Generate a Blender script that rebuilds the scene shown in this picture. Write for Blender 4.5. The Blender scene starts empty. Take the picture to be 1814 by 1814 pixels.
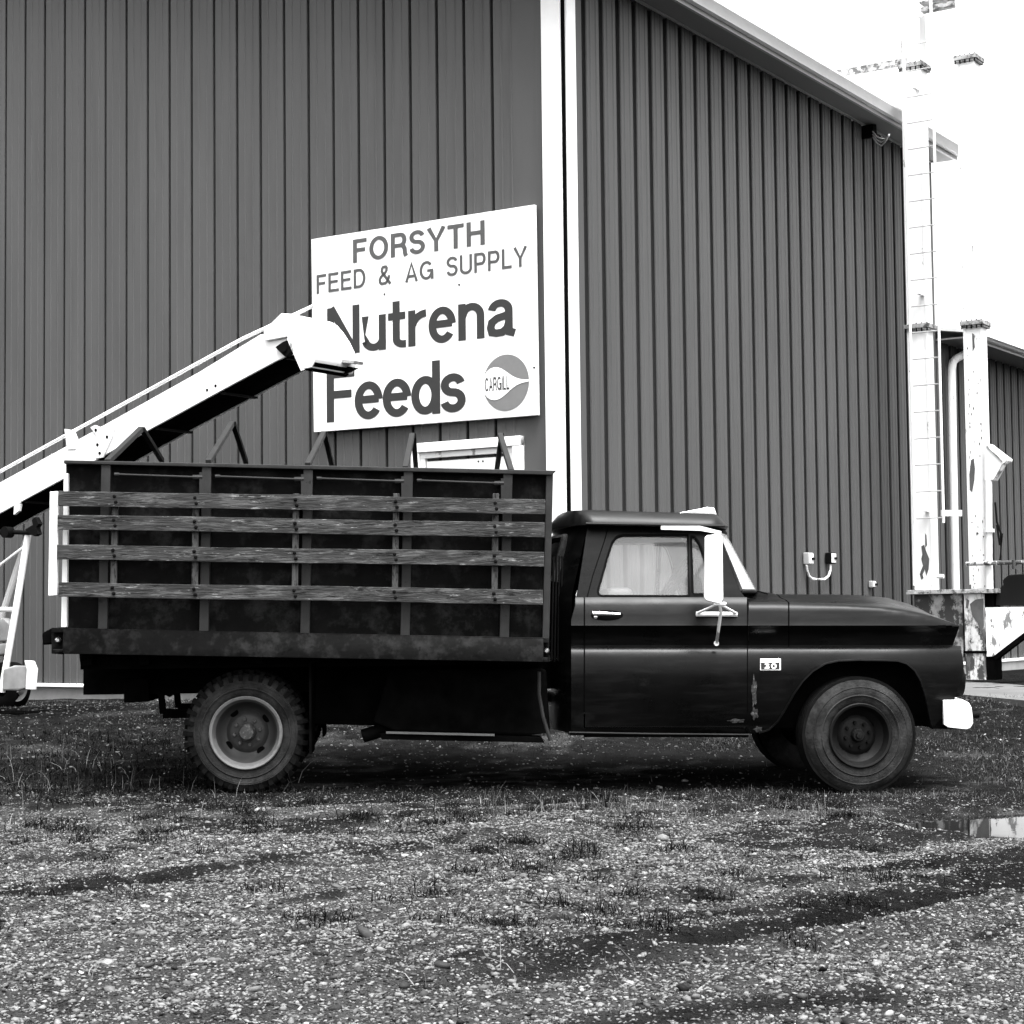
import bpy, bmesh, math, random
import numpy as np
from mathutils import Vector, Matrix
from mathutils.geometry import tessellate_polygon
random.seed(7); rng = np.random.default_rng(11)
R = math.radians
scene = bpy.context.scene
COL = scene.collection

# ------------------------------------------------------------------ camera
F, PITCH, ROLL, CAMH = 3285.4, 0.05694, -0.0112, 1.10
fwd = Vector((0, math.cos(PITCH), math.sin(PITCH)))
rgt0 = Vector((1, 0, 0)); up0 = rgt0.cross(fwd)
rgt = rgt0 * math.cos(ROLL) + up0 * math.sin(ROLL)
upv = -rgt0 * math.sin(ROLL) + up0 * math.cos(ROLL)
cam_d = bpy.data.cameras.new('camera'); cam = bpy.data.objects.new('camera', cam_d); COL.objects.link(cam)
cam_d.sensor_width = 36; cam_d.lens = F / 1814 * 36; cam_d.clip_end = 5000; cam_d.clip_start = .05
m = Matrix((rgt, upv, -fwd)).transposed().to_4x4(); m.translation = (0, 0, CAMH)
cam.matrix_world = m
scene.camera = cam

# ------------------------------------------------------------------ light
SUN_EL, SUN_AZ = R(70), R(160)          # azimuth of the sun measured from +Y towards +X
w = bpy.data.worlds.new('World'); scene.world = w; w.use_nodes = True
nt = w.node_tree; nt.nodes.clear()
out = nt.nodes.new('ShaderNodeOutputWorld'); bg = nt.nodes.new('ShaderNodeBackground')
sky = nt.nodes.new('ShaderNodeTexSky'); sky.sky_type = 'NISHITA'; sky.sun_disc = False
sky.sun_elevation = SUN_EL; sky.sun_rotation = SUN_AZ; sky.air_density = 1.4; sky.dust_density = 6.0; sky.ozone_density = .3
bw = nt.nodes.new('ShaderNodeRGBToBW')
nt.links.new(sky.outputs[0], bw.inputs[0]); nt.links.new(bw.outputs[0], bg.inputs['Color'])
bg.inputs['Strength'].default_value = 0.15
nt.links.new(bg.outputs[0], out.inputs[0])
sd = bpy.data.lights.new('sun', 'SUN'); sd.energy = 1.3; sd.angle = R(28); sd.color = (1, 1, 1)
sun = bpy.data.objects.new('sun', sd); COL.objects.link(sun)
sdir = Vector((math.sin(SUN_AZ) * math.cos(SUN_EL), math.cos(SUN_AZ) * math.cos(SUN_EL), math.sin(SUN_EL)))
sun.rotation_euler = sdir.to_track_quat('Z', 'Y').to_euler()
scene.view_settings.view_transform = 'Standard'; scene.view_settings.look = 'None'
scene.view_settings.exposure = 2.05; scene.view_settings.gamma = 1

# ------------------------------------------------------------------ surveying helpers
# a frame is (origin x, origin y, angle); survey() turns a photo bearing into a point on a plane of that frame
def survey(fr, axis, val, px, py):
    d = fwd * F + rgt * (px - 907) - upv * (py - 907)
    o = Vector((0, 0, CAMH)) - Vector((fr[0], fr[1], 0))
    c, s = math.cos(-fr[2]), math.sin(-fr[2])
    rot = lambda p: Vector((c * p.x - s * p.y, s * p.x + c * p.y, p.z))
    o, d = rot(o), rot(d)
    t = (val - o[axis]) / d[axis]
    return o + d * t
WORLD = (0, 0, 0)
TRK = (-1.761, 12.888, R(3.2))
_c = survey(WORLD, 1, 16.05, 1011, 1095)
BLD = (_c.x, _c.y, R(-33.355))
_c = survey(WORLD, 1, 14.7, 504, 632)
CNV = (_c.x, _c.y, R(-33.355))
_c = survey(WORLD, 1, 21.3, 1632, 1045)
ELV = (_c.x, _c.y, R(-33.355))
T = lambda px, py, y=-.96: survey(TRK, 1, y, px, py)
WL = lambda px, py, off=0: survey(BLD, 1, -off, px, py)
WR = lambda px, py, off=0: survey(BLD, 0, off, px, py)
CV = lambda px, py, y=0: survey(CNV, 1, y, px, py)
EV = lambda px, py, y=0: survey(ELV, 1, y, px, py)

# ------------------------------------------------------------------ mesh builder
class MB:
    def __init__(s): s.v = []; s.f = []
    def add(s, vs, fs):
        n = len(s.v); s.v += [tuple(p) for p in vs]; s.f += [tuple(n + i for i in q) for q in fs]; return s
    def box(s, x0, x1, y0, y1, z0, z1):
        vs = [(x, y, z) for z in (z0, z1) for y in (y0, y1) for x in (x0, x1)]
        return s.add(vs, [(0, 2, 3, 1), (4, 5, 7, 6), (0, 1, 5, 4), (2, 6, 7, 3), (0, 4, 6, 2), (1, 3, 7, 5)])
    def prism(s, poly, vec):
        vec = Vector(vec); poly = [Vector(p) for p in poly]; n = len(poly)
        nrm = Vector((0, 0, 0))
        for i in range(n): nrm += poly[i].cross(poly[(i + 1) % n])
        if nrm.dot(vec) > 0: poly = poly[::-1]
        tri = tessellate_polygon([poly])
        vs = poly + [p + vec for p in poly]
        fs = []
        if n == 4: fs = [(0, 1, 2, 3), (7, 6, 5, 4)]
        else:
            for t in tri:
                a, b, c = t
                q = (poly[b] - poly[a]).cross(poly[c] - poly[a])
                if q.dot(vec) > 0: a, b, c = c, b, a
                fs += [(a, b, c), (c + n, b + n, a + n)]
        for i in range(n):
            j = (i + 1) % n; fs.append((j, i, i + n, j + n))
        return s.add(vs, fs)
    def holed(s, outer, holes, thick):
        loops = [[Vector(p) for p in outer]] + [[Vector(p) for p in h] for h in holes]
        flat = [p for l in loops for p in l]; n = len(flat); th = Vector(thick)
        tri = tessellate_polygon(loops); fs = []
        for a, b, c in tri:
            q = (flat[b] - flat[a]).cross(flat[c] - flat[a])
            if q.dot(th) > 0: a, b, c = c, b, a
            fs += [(a, b, c), (c + n, b + n, a + n)]
        k = 0
        for l in loops:
            for i in range(len(l)):
                a, b = k + i, k + (i + 1) % len(l); fs.append((a, b, b + n, a + n))
            k += len(l)
        return s.add(flat + [p + th for p in flat], fs)
    def tube(s, pts, r, seg=10, cap=True):
        pts = [Vector(p) for p in pts]; rings = []; n = len(pts)
        rr = r if isinstance(r, (list, tuple)) else [r] * n
        prev = None
        for i, p in enumerate(pts):
            d = (pts[min(i + 1, n - 1)] - pts[max(i - 1, 0)]).normalized()
            a = prev if prev else (Vector((0, 0, 1)) if abs(d.z) < .9 else Vector((1, 0, 0)))
            a = (a - d * a.dot(d)).normalized(); prev = a; b = d.cross(a)
            rings.append([p + (a * math.cos(t) + b * math.sin(t)) * rr[i] for t in [2 * math.pi * k / seg for k in range(seg)]])
        vs = [q for g in rings for q in g]; fs = []
        for i in range(n - 1):
            for k in range(seg):
                k2 = (k + 1) % seg; fs.append((i * seg + k, i * seg + k2, (i + 1) * seg + k2, (i + 1) * seg + k))
        if cap: fs += [tuple(range(seg))[::-1], tuple((n - 1) * seg + k for k in range(seg))]
        return s.add(vs, fs)
    def bar(s, a, b, w, h, up=(0, 0, 1)):       # rectangular bar between two points
        a, b = Vector(a), Vector(b); d = (b - a).normalized(); u = Vector(up); u = (u - d * u.dot(d)).normalized(); sd = d.cross(u)
        vs = [p + sd * (i * w / 2) + u * (j * h / 2) for p in (a, b) for i, j in ((-1, -1), (1, -1), (1, 1), (-1, 1))]
        return s.add(vs, [(3, 2, 1, 0), (4, 5, 6, 7), (0, 1, 5, 4), (1, 2, 6, 5), (2, 3, 7, 6), (3, 0, 4, 7)])
    def lathe(s, prof, c=(0, 0, 0), seg=64, axis='y', close=False):   # prof: (along axis, radius)
        vs = []; n = len(prof)
        for k in range(seg):
            t = 2 * math.pi * k / seg; ct, st = math.cos(t), math.sin(t)
            for a, r in prof:
                if axis == 'y': vs.append((c[0] + r * ct, c[1] + a, c[2] + r * st))
                elif axis == 'x': vs.append((c[0] + a, c[1] + r * ct, c[2] + r * st))
                else: vs.append((c[0] + r * ct, c[1] + r * st, c[2] + a))
        fs = []
        m2 = n if close else n - 1
        for k in range(seg):
            k2 = (k + 1) % seg
            for i in range(m2):
                j = (i + 1) % n; fs.append((k * n + i, k * n + j, k2 * n + j, k2 * n + i))
        return s.add(vs, fs)
    def grid(s, P):
        nr, nc = len(P), len(P[0])
        return s.add([p for r in P for p in r], [(i * nc + j, i * nc + j + 1, (i + 1) * nc + j + 1, (i + 1) * nc + j) for i in range(nr - 1) for j in range(nc - 1)])
    def mirror_y(s):
        n = len(s.v); s.v += [(x, -y, z) for x, y, z in s.v]; s.f += [tuple(n + i for i in q[::-1]) for q in s.f]; return s

def link(o, parent=None):
    COL.objects.link(o)
    if parent: o.parent = parent
    return o
SPLIT = {'bolts', 'hand_hole', 'cross_bar', 'drip_rail', 'lug_nut', 'flange_bolts', 'rocker_moulding', 'hitch_bracket', 'bolt_hole', 'joint_bolt', 'rivet', 'bulkhead_rods', 'door_jamb', 'batten', 'wheel_well', 'rust_scab', 'cable'}
SING = {'bolts': 'bolt', 'flange_bolts': 'flange_bolt', 'bulkhead_rods': 'bulkhead_rod'}
def obj(name, mb, mat, parent=None, bevel=0, smooth=35, fix=True, solid=0):
    if name in SPLIT and len(mb.f) > 1:
        par = list(range(len(mb.v)))
        def find(a):
            while par[a] != a: par[a] = par[par[a]]; a = par[a]
            return a
        for q in mb.f:
            for i in q[1:]: par[find(i)] = find(q[0])
        grp = {}
        for q in mb.f: grp.setdefault(find(q[0]), []).append(q)
        res = None
        for fs in grp.values():
            m2 = MB(); ids = sorted({i for q in fs for i in q}); mp = {a: k for k, a in enumerate(ids)}
            m2.v = [mb.v[i] for i in ids]; m2.f = [tuple(mp[i] for i in q) for q in fs]
            res = obj_(SING.get(name, name), m2, mat, parent, bevel, smooth, fix, solid)
        return res
    return obj_(name, mb, mat, parent, bevel, smooth, fix, solid)
def obj_(name, mb, mat, parent=None, bevel=0, smooth=35, fix=True, solid=0):
    me = bpy.data.meshes.new(name); me.from_pydata(mb.v, [], mb.f); me.materials.append(mat)
    if fix:
        bm = bmesh.new(); bm.from_mesh(me); bmesh.ops.remove_doubles(bm, verts=bm.verts, dist=1e-5)
        bmesh.ops.dissolve_degenerate(bm, edges=bm.edges, dist=1e-6)
        bmesh.ops.recalc_face_normals(bm, faces=bm.faces); bm.to_mesh(me); bm.free()
    if smooth:
        me.polygons.foreach_set('use_smooth', [True] * len(me.polygons)); me.set_sharp_from_angle(angle=R(smooth))
    me.update()
    o = link(bpy.data.objects.new(name, me), parent)
    if solid:
        q = o.modifiers.new('thickness', 'SOLIDIFY'); q.thickness = solid; q.offset = 0
    if bevel:
        b = o.modifiers.new('bevel', 'BEVEL'); b.width = bevel; b.segments = 2; b.limit_method = 'ANGLE'; b.angle_limit = R(40)
        o.modifiers.new('wn', 'WEIGHTED_NORMAL')
    return o
def thing(name, label, cat, fr=(0, 0, 0), z=0, group=None):
    o = bpy.data.objects.new(name, None); COL.objects.link(o); o.location = (fr[0], fr[1], z); o.rotation_euler = (0, 0, fr[2])
    o.empty_display_size = .2
    return tag(o, label, cat, group)
def tag(o, label, cat, group=None, kind=None):
    o['label'] = label; o['category'] = cat
    if group: o['group'] = group
    if kind: o['kind'] = kind
    return o
def place(o, fr): o.location = (fr[0], fr[1], 0); o.rotation_euler = (0, 0, fr[2]); return o

# ------------------------------------------------------------------ materials
def M(name, base, rough=.6, metal=0., var=.15, scale=3., stretch=(1, 1, 1), bump=0., bscale=60., spots=None, spec=.5, coat=0., detail=6):
    mt = bpy.data.materials.new(name); mt.use_nodes = True; n = mt.node_tree; N = n.nodes; L = n.links
    p = N['Principled BSDF']; p.inputs['Roughness'].default_value = rough; p.inputs['Metallic'].default_value = metal
    p.inputs['Specular IOR Level'].default_value = spec; p.inputs['Coat Weight'].default_value = coat; p.inputs['Coat Roughness'].default_value = .12
    tc = N.new('ShaderNodeTexCoord'); mp = N.new('ShaderNodeMapping'); mp.inputs['Scale'].default_value = stretch; L.new(tc.outputs['Object'], mp.inputs[0])
    nz = N.new('ShaderNodeTexNoise'); nz.inputs['Scale'].default_value = scale; nz.inputs['Detail'].default_value = detail; nz.inputs['Roughness'].default_value = .65; L.new(mp.outputs[0], nz.inputs[0])
    mr = N.new('ShaderNodeMapRange'); mr.inputs['From Min'].default_value = .3; mr.inputs['From Max'].default_value = .7
    mr.inputs['To Min'].default_value = base * (1 - var); mr.inputs['To Max'].default_value = base * (1 + var); L.new(nz.outputs[0], mr.inputs[0])
    col = mr.outputs[0]
    for k, (val, lo, hi, sc, st, prox) in enumerate(spots or []):
        mp2 = N.new('ShaderNodeMapping'); mp2.inputs['Scale'].default_value = st; mp2.inputs['Location'].default_value = (k * 3.1, 1.7 * k, .3); L.new(tc.outputs['Object'], mp2.inputs[0])
        n2 = N.new('ShaderNodeTexNoise'); n2.inputs['Scale'].default_value = sc; n2.inputs['Detail'].default_value = 8; n2.inputs['Roughness'].default_value = .7; L.new(mp2.outputs[0], n2.inputs[0])
        r2 = N.new('ShaderNodeMapRange'); r2.inputs['From Min'].default_value = lo; r2.inputs['From Max'].default_value = hi; L.new(n2.outputs[0], r2.inputs[0])
        mu = N.new('ShaderNodeMath'); mu.operation = 'MULTIPLY'; mu.inputs[1].default_value = prox; L.new(r2.outputs[0], mu.inputs[0])
        mx = N.new('ShaderNodeMix'); mx.data_type = 'FLOAT'; L.new(mu.outputs[0], mx.inputs[0]); L.new(col, mx.inputs[2]); mx.inputs[3].default_value = val
        col = mx.outputs[0]
    cc = N.new('ShaderNodeCombineColor')
    for i in range(3): L.new(col, cc.inputs[i])
    L.new(cc.outputs[0], p.inputs['Base Color'])
    r3 = N.new('ShaderNodeMapRange'); r3.inputs['To Min'].default_value = max(0, rough - .12); r3.inputs['To Max'].default_value = min(1, rough + .12); L.new(nz.outputs[0], r3.inputs[0]); L.new(r3.outputs[0], p.inputs['Roughness'])
    if bump:
        nb = N.new('ShaderNodeTexNoise'); nb.inputs['Scale'].default_value = bscale; nb.inputs['Detail'].default_value = 5; L.new(mp.outputs[0], nb.inputs[0])
        b = N.new('ShaderNodeBump'); b.inputs['Strength'].default_value = bump; b.inputs['Distance'].default_value = .01; L.new(nb.outputs[0], b.inputs['Height']); L.new(b.outputs[0], p.inputs['Normal'])
    return mt
def glassmat(name, dust_glare, tint=.85):  # white diffuse share: some dust, the rest reflected sky brightness painted in
    mt = bpy.data.materials.new(name); mt.use_nodes = True; n = mt.node_tree; N = n.nodes; L = n.links; N.remove(N['Principled BSDF'])
    o = N['Material Output']; tr = N.new('ShaderNodeBsdfTransparent'); tr.inputs[0].default_value = (tint,) * 3 + (1,)
    gl = N.new('ShaderNodeBsdfGlossy'); gl.inputs['Roughness'].default_value = .02; fr = N.new('ShaderNodeFresnel'); fr.inputs[0].default_value = 1.6
    df = N.new('ShaderNodeBsdfDiffuse'); df.inputs[0].default_value = (.6, .6, .6, 1)
    nz = N.new('ShaderNodeTexNoise'); nz.inputs['Scale'].default_value = 7; nz.inputs['Detail'].default_value = 6
    tc = N.new('ShaderNodeTexCoord'); L.new(tc.outputs['Object'], nz.inputs[0])
    mu = N.new('ShaderNodeMath'); mu.operation = 'MULTIPLY'; mu.operation = 'MULTIPLY_ADD'; mu.inputs[1].default_value = dust_glare * .7; mu.inputs[2].default_value = dust_glare * .65; L.new(nz.outputs[0], mu.inputs[0])
    m1 = N.new('ShaderNodeMixShader'); L.new(mu.outputs[0], m1.inputs[0]); L.new(tr.outputs[0], m1.inputs[1]); L.new(df.outputs[0], m1.inputs[2])
    m2 = N.new('ShaderNodeMixShader'); L.new(fr.outputs[0], m2.inputs[0]); L.new(m1.outputs[0], m2.inputs[1]); L.new(gl.outputs[0], m2.inputs[2]); L.new(m2.outputs[0], o.inputs[0])
    return mt

cladding = M('painted_steel_cladding', .066, .55, var=.12, scale=1.2, stretch=(1, 1, .25), bump=.12, bscale=220, spec=.15,
             spots=[(.046, .48, .70, 2.0, (3, 3, .22), .6), (.11, .42, .62, 160, (1, 1, 1), .30)])
white = M('white_trim_paint', .80, .5, var=.05, scale=4, spots=[(.35, .66, .8, 6, (1, 1, .3), .4)])
offwhite = M('weathered_white_paint', .72, .55, var=.08, scale=5, spots=[(.16, .60, .64, 5, (1, 1, .45), .9), (.05, .66, .69, 13, (1, 1, .6), 1)])
rusty = M('rust_streaked_white_steel', .55, .65, var=.25, scale=6, spots=[(.006, .50, .55, 5, (1, 1, .5), .95), (.12, .52, .6, 16, (1, 1, .3), .7)])
conveyor_white = M('conveyor_white_paint', .80, .5, var=.05, scale=5, spots=[(.1, .69, .71, 9, (1, 1, 1), .9)])
soffit_m = M('soffit_metal', .17, .6, var=.06, scale=2)
gutter_m = M('gutter_metal', .35, .45, var=.1, scale=2, stretch=(1, 1, 1))
roof_m = M('roof_metal', .78, .5, var=.1)
concrete = M('concrete', .24, .85, var=.25, scale=2.5, bump=.4, bscale=50)
signwhite = M('sign_white_paint', .80, .45, var=.03, scale=2, spots=[(.3, .72, .76, 12, (1, 1, .4), .5)])
ink_dark = M('sign_dark_ink', .014, .5, var=.15, scale=20)
ink_mid = M('sign_faded_ink', .06, .55, var=.18, scale=20)
ink_light = M('sign_pale_ink', .15, .55, var=.08, scale=20)
black_steel = M('black_steel', .003, .7, var=.4, scale=6, spec=.06)
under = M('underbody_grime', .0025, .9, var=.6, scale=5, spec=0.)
paint = M('black_truck_paint', .0013, .30, var=.4, scale=4, spec=.13, bump=.45, bscale=3.2, spots=[(.010, .50, .75, 4, (.6, 1, 6), .5), (.06, .735, .75, 60, (1, 1, 1), .7), (.05, .72, .735, 26, (1, 1, 1), .6), (.012, .58, .72, 2.5, (1, 1, 2), .6)])
paint_rust = M('rust_scab', .03, .9, var=.5, scale=30, bump=.6, spec=.1, spots=[(.12, .55, .6, 40, (1, 1, 1), .7)])
roofpaint = M('faded_roof_paint', .008, .4, var=.4, scale=5, spec=.16, stretch=(1, 5, 1))
boxsteel = M('cargo_box_steel', .0030, .62, var=.45, scale=4, spec=.03, spots=[(.018, .5, .66, 7, (1, 1, 1), .7), (.001, .60, .66, 16, (1, 1, 1), .8)], bump=.15, bscale=30)
poststeel = M('post_steel', .017, .6, var=.35, scale=8, spec=.2, spots=[(.002, .62, .66, 20, (1, 1, 1), .8), (.04, .66, .7, 26, (1, 1, 1), .7)])
wood = M('peeling_painted_wood', .026, .8, var=.4, scale=5, stretch=(.4, 1, 3), spec=.15, bump=.7, bscale=30,
         spots=[(.07, .50, .60, 5, (.9, 1, 5), .85), (.20, .60, .65, 9, (.9, 1, 5), .8), (.002, .57, .62, 9, (.6, 1, 4), .85)])
stake_wood = M('bare_stake_wood', .05, .85, var=.5, scale=12, stretch=(4, 4, .6), spec=.1, bump=.7, bscale=60, spots=[(.004, .52, .6, 20, (3, 3, .7), .8)])
rubber = M('dusty_rubber', .013, .85, var=.5, scale=5, spec=.05, bump=.5, bscale=70, spots=[(.05, .46, .66, 4, (1, 1, 1), .7)])
treadrub = M('tread_rubber', .005, .85, var=.35, scale=12, spec=.03)
rimgrey = M('wheel_grey_paint', .022, .6, var=.3, scale=8, spec=.4, spots=[(.015, .56, .66, 10, (1, 1, 1), .7)])
rimlight = M('rim_edge_paint', .11, .45, var=.25, scale=14, spots=[(.04, .58, .66, 14, (1, 1, 1), .7)])
rimdark = M('wheel_dark_paint', .003, .6, var=.4, scale=8, spec=.15, spots=[(.012, .6, .7, 12, (1, 1, 1), .6)])
hubmetal = M('hub_metal', .02, .55, var=.5, scale=40, spots=[(.09, .52, .58, 45, (1, 1, 1), .8)])
chrome = M('worn_chrome', .75, .22, metal=.9, var=.08, scale=20)
lensglass = M('lamp_lens', .05, .1, var=.1, spec=.8)
seatm = M('seat_vinyl', .12, .6, var=.1, scale=5)
seatcover = M('pale_seat_cover', .5, .8, var=.15, scale=6)
interior = M('cab_interior', .30, .7, var=.1)
winglass = glassmat('dusty_glare_glass', .14)
wsglass = glassmat('windshield_glass', .62)  # heavy white share paints the bright sky reflection into the glass
darkhole = M('dark_interior', .002, .9, spec=.02)

# ------------------------------------------------------------------ buildings
RP = .3048
def ribbed(u0, u1, phase, zlo, zhi, gw, gd, to3, step=None, minor=.008):
    """ribbed cladding sheet from u0 to u1; to3(u, off, z) gives the local point"""
    prof = [(u0, 0)]
    k = math.ceil((u0 - phase) / RP) - 1
    while True:
        c = phase + k * RP; k += 1
        if c - gw > u1: break
        seq = [(c - gw * .55, 0), (c - gw * .5, -.012), (c - gw, -.035), (c - gw, -gd), (c + gw, -gd), (c + gw, -.035), (c + gw * .5, -.012), (c + gw * .55, 0)]
        for q in (.33, .67): seq += [(c + RP * q - .012, 0), (c + RP * q - .005, minor), (c + RP * q + .005, minor), (c + RP * q + .012, 0)]
        prof += [p for p in seq if u0 + 1e-3 < c - gw and c + RP < u1 - 1e-3]
    prof.append((u1, 0))
    mb = MB(); mb.grid([[to3(u, o, zlo) for u, o in prof], [to3(u, o, zhi(u) if callable(zhi) else zhi) for u, o in prof]])
    return mb

ZB = WL(150, 1212).z                      # base flashing height
GZ = .30                                  # ground level at the buildings
zs = WR(1598.8, 259.2).z
e = .1
while WR(1600, 229.2, e).z > zs and e < 2: e += .005
EOV = e
yend = WR(1657, 600).y; yroof = WR(1694, 270, EOV).y
zr_top = WR(1600, 198, EOV + .10).z
print('ZB', ZB, 'zs', zs, 'EOV', EOV, 'yend', yend, 'yroof', yroof, 'ztop', zr_top)
W = 18.0; SL = .30
gable = lambda u: zs + .02 + SL * min(-u, W + u) if u < 0 else zs
ph_l = WL(870.4, 45).x; ph_r = WR(1366, 1005).y
bld = thing('feed_store', 'tall dark ribbed metal warehouse with white corner trim filling the background behind the truck', 'building', BLD)
mb = ribbed(-W, -.20, ph_l, ZB, lambda u: gable(u), .034, .11, lambda u, o, z: (u, -o, z))
obj('gable_wall', mb, cladding, bld, fix=False, smooth=0)
mb = ribbed(.20, yend, ph_r, ZB, zs, .084, .16, lambda u, o, z: (o, u, z))
obj('side_wall', mb, cladding, bld, fix=False, smooth=0)
mb = MB().grid([[(-W, 0, GZ - .5), (-W, yend, GZ - .5)], [(-W, 0, zs), (-W, yend, zs)]])
mb.grid([[(-W, yend, GZ - .5), (-.02, yend, GZ - .5)], [(-W, yend, zs), (-.02, yend, zs)]])
mb.add([(-W, yend, zs), (-.02, yend, zs), (-W / 2, yend, zs + SL * W / 2)], [(0, 1, 2)])
obj('rear_wall', mb, cladding, bld)
# corner trim: two boards with a narrow dark gap between them
wl, wr = abs(WL(957.2, 0, .035).x), WR(1019, 0, .035).y
gl, gr = -(WL(992.2, 0, .035).x), WR(996.3, 0, .035).y
print('trim', wl, wr, gl, gr)
mb = MB().box(-wl, -max(gl, .018), -.035, -.0, ZB - .02, zs + .3); mb.box(.0, .035, max(gr, .010), wr, ZB - .02, zs)
obj('corner_trim', mb, white, bld, bevel=.004)
obj('corner_gap', MB().box(-.017, .012, -.012, .009, ZB, zs), darkhole, bld)
mb = MB().box(-.20, -.05, -.002, .004, ZB + .02, zs)
# flashing and foundation
mb = MB()
mb.prism([(-W, -.008, ZB - .035), (-W, -.05, ZB - .028), (-W, -.05, ZB - .012), (-W, -.0, ZB + .004)], (W + .04, 0, 0))
mb.prism([(.008, -.04, ZB - .035), (.05, -.04, ZB - .028), (.05, -.04, ZB - .012), (0, -.04, ZB + .004)], (0, yend + .04, 0))
obj('base_flashing', mb, white, bld)
mb = MB().box(-W, .0, .002, yend, GZ - 1, ZB - .036)
obj('foundation', mb, concrete, bld)
# eaves on the side wall
mb = MB().box(.002, EOV, -.45, yroof, zs, zs + .02)
obj('soffit', mb, soffit_m, bld)
obj('soffit_edge', MB().box(.004, .03, .02, yend, zs - .018, zs - .001), gutter_m, bld)
mb = MB().box(EOV - .02, EOV + .012, -.45, yroof, zs - .012, zs + .20)
obj('fascia', mb, gutter_m, bld)
gt = zr_top
prof = [(EOV + .014, zs + .035), (EOV + .07, zs + .035), (EOV + .085, zs + .07), (EOV + .125, zs + .12), (EOV + .125, gt), (EOV + .115, gt), (EOV + .10, gt - .03), (EOV + .014, gt - .03)]
obj('gutter', MB().prism([(x, -.46, z) for x, z in prof], (0, yroof + .46, 0)), white, bld)
hw = W / 2 + EOV + .02
for sgn in (1, -1):
    cx = -W / 2
    pts = []
    zo = gt + .02
    a = (cx + sgn * hw, zo); b = (cx, zo + SL * hw)
    mb = MB().prism([(a[0], -.50, a[1]), (b[0], -.50, b[1]), (b[0], -.50, b[1] + .05), (a[0], -.50, a[1] + .05)], (0, yroof + .52, 0))
    obj('roof_slope', mb, roof_m, bld)
# gable rake boards
for y0 in (-.47, yroof - .04):
    mb = MB().prism([(EOV, y0, zs), (EOV, y0, gt + .01), (-W / 2, y0, gt + .01 + SL * (W / 2 + EOV)), (-W - EOV, y0, gt + .01), (-W - EOV, y0, zs), (-W / 2, y0, zs - .05 + SL * (W / 2 + EOV))], (0, .03, 0))
    obj('rake_board', mb, offwhite, bld)
# door in the gable wall
d0, d1 = WL(735.4, 785.5), WL(928.8, 774.5)
dz = (d0.z + d1.z) / 2; dx0, dx1 = d0.x, d1.x; tb = .085
door = obj('door', MB().box(dx0 + .15, dx1 - .15, -.03, .02, ZB - .01, dz - .17), white, bld, bevel=.004)
mb = MB().box(dx0, dx1, -.075, -.001, dz - tb, dz).box(dx0, dx0 + tb, -.072, -.001, ZB - .02, dz - tb).box(dx1 - tb, dx1, -.072, -.001, ZB - .02, dz - tb)
obj('door_frame', mb, white, door, bevel=.004)
mb = MB().box(dx0 + tb, dx1 - tb, -.045, -.001, dz - tb - .055, dz - tb - .002).box(dx0 + tb + .002, dx0 + tb + .055, -.043, -.001, ZB, dz - tb - .055).box(dx1 - tb - .055, dx1 - tb - .002, -.043, -.001, ZB, dz - tb - .055)
obj('door_jamb', mb, offwhite, door, bevel=.003)
obj('door_handle', MB().tube([(dx0 + .25, -.03, ZB + 1.0), (dx0 + .25, -.09, ZB + 1.0), (dx0 + .37, -.09, ZB + 1.0)], .012), chrome, door)
obj('rivet', MB().tube([(WL(851, 816).x, -.034, dz - .2), (WL(851, 816).x, -.03, dz - .2)], .008).tube([(WL(859, 816).x, -.034, dz - .2), (WL(859, 816).x, -.03, dz - .2)], .008), darkhole, door)

# lower extension in line with the side wall
zs2 = WR(1750.4, 634).z; e2 = .1
while WR(1750, 612, e2).z > zs2 and e2 < 2: e2 += .005
zt2 = WR(1750, 598, e2 + .1).z; y2 = yend + 14
print('ext', zs2, e2, zt2, yend)
ext = thing('storage_shed', 'lower ribbed metal shed adjoining the far end of the tall warehouse behind the white elevator', 'building', BLD)
mb = ribbed(yend + .02, y2, ph_r, ZB, zs2, .08, .16, lambda u, o, z: (o, u, z))
obj('wall', mb, cladding, ext, fix=False, smooth=0)
mb = MB().grid([[(0, y2, GZ - .5), (-12, y2, GZ - .5), (-12, yend + .1, GZ - .5)], [(0, y2, zs2), (-12, y2, zs2), (-12, yend + .1, zs2)]])
obj('rear_wall', mb, cladding, ext)
obj('soffit', MB().box(.002, e2, yend + .02, y2 + .4, zs2, zs2 + .02), soffit_m, ext)
obj('fascia', MB().box(e2, e2 + .02, yend + .02, y2 + .4, zs2 - .01, zs2 + .12), gutter_m, ext)
obj('gutter', MB().prism([(x, yend + .02, z) for x, z in [(e2 + .022, zs2 + .03), (e2 + .08, zs2 + .03), (e2 + .13, zs2 + .08), (e2 + .13, zt2), (e2 + .022, zt2)]], (0, 14.3, 0)), white, ext)
obj('roof', MB().prism([(e2 + .02, yend + .02, zt2 + .012), (-12, yend + .02, zt2 + 2.0), (-12, yend + .02, zt2 + 2.05), (e2 + .02, yend + .02, zt2 + .05)], (0, 14.4, 0)), roof_m, ext)
obj('foundation', MB().box(-12, .03, yend + .02, y2, GZ - 1, ZB - .036), concrete, ext)
obj('base_flashing', MB().box(.004, .05, yend + .02, y2, ZB - .034, ZB), white, ext)
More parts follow.
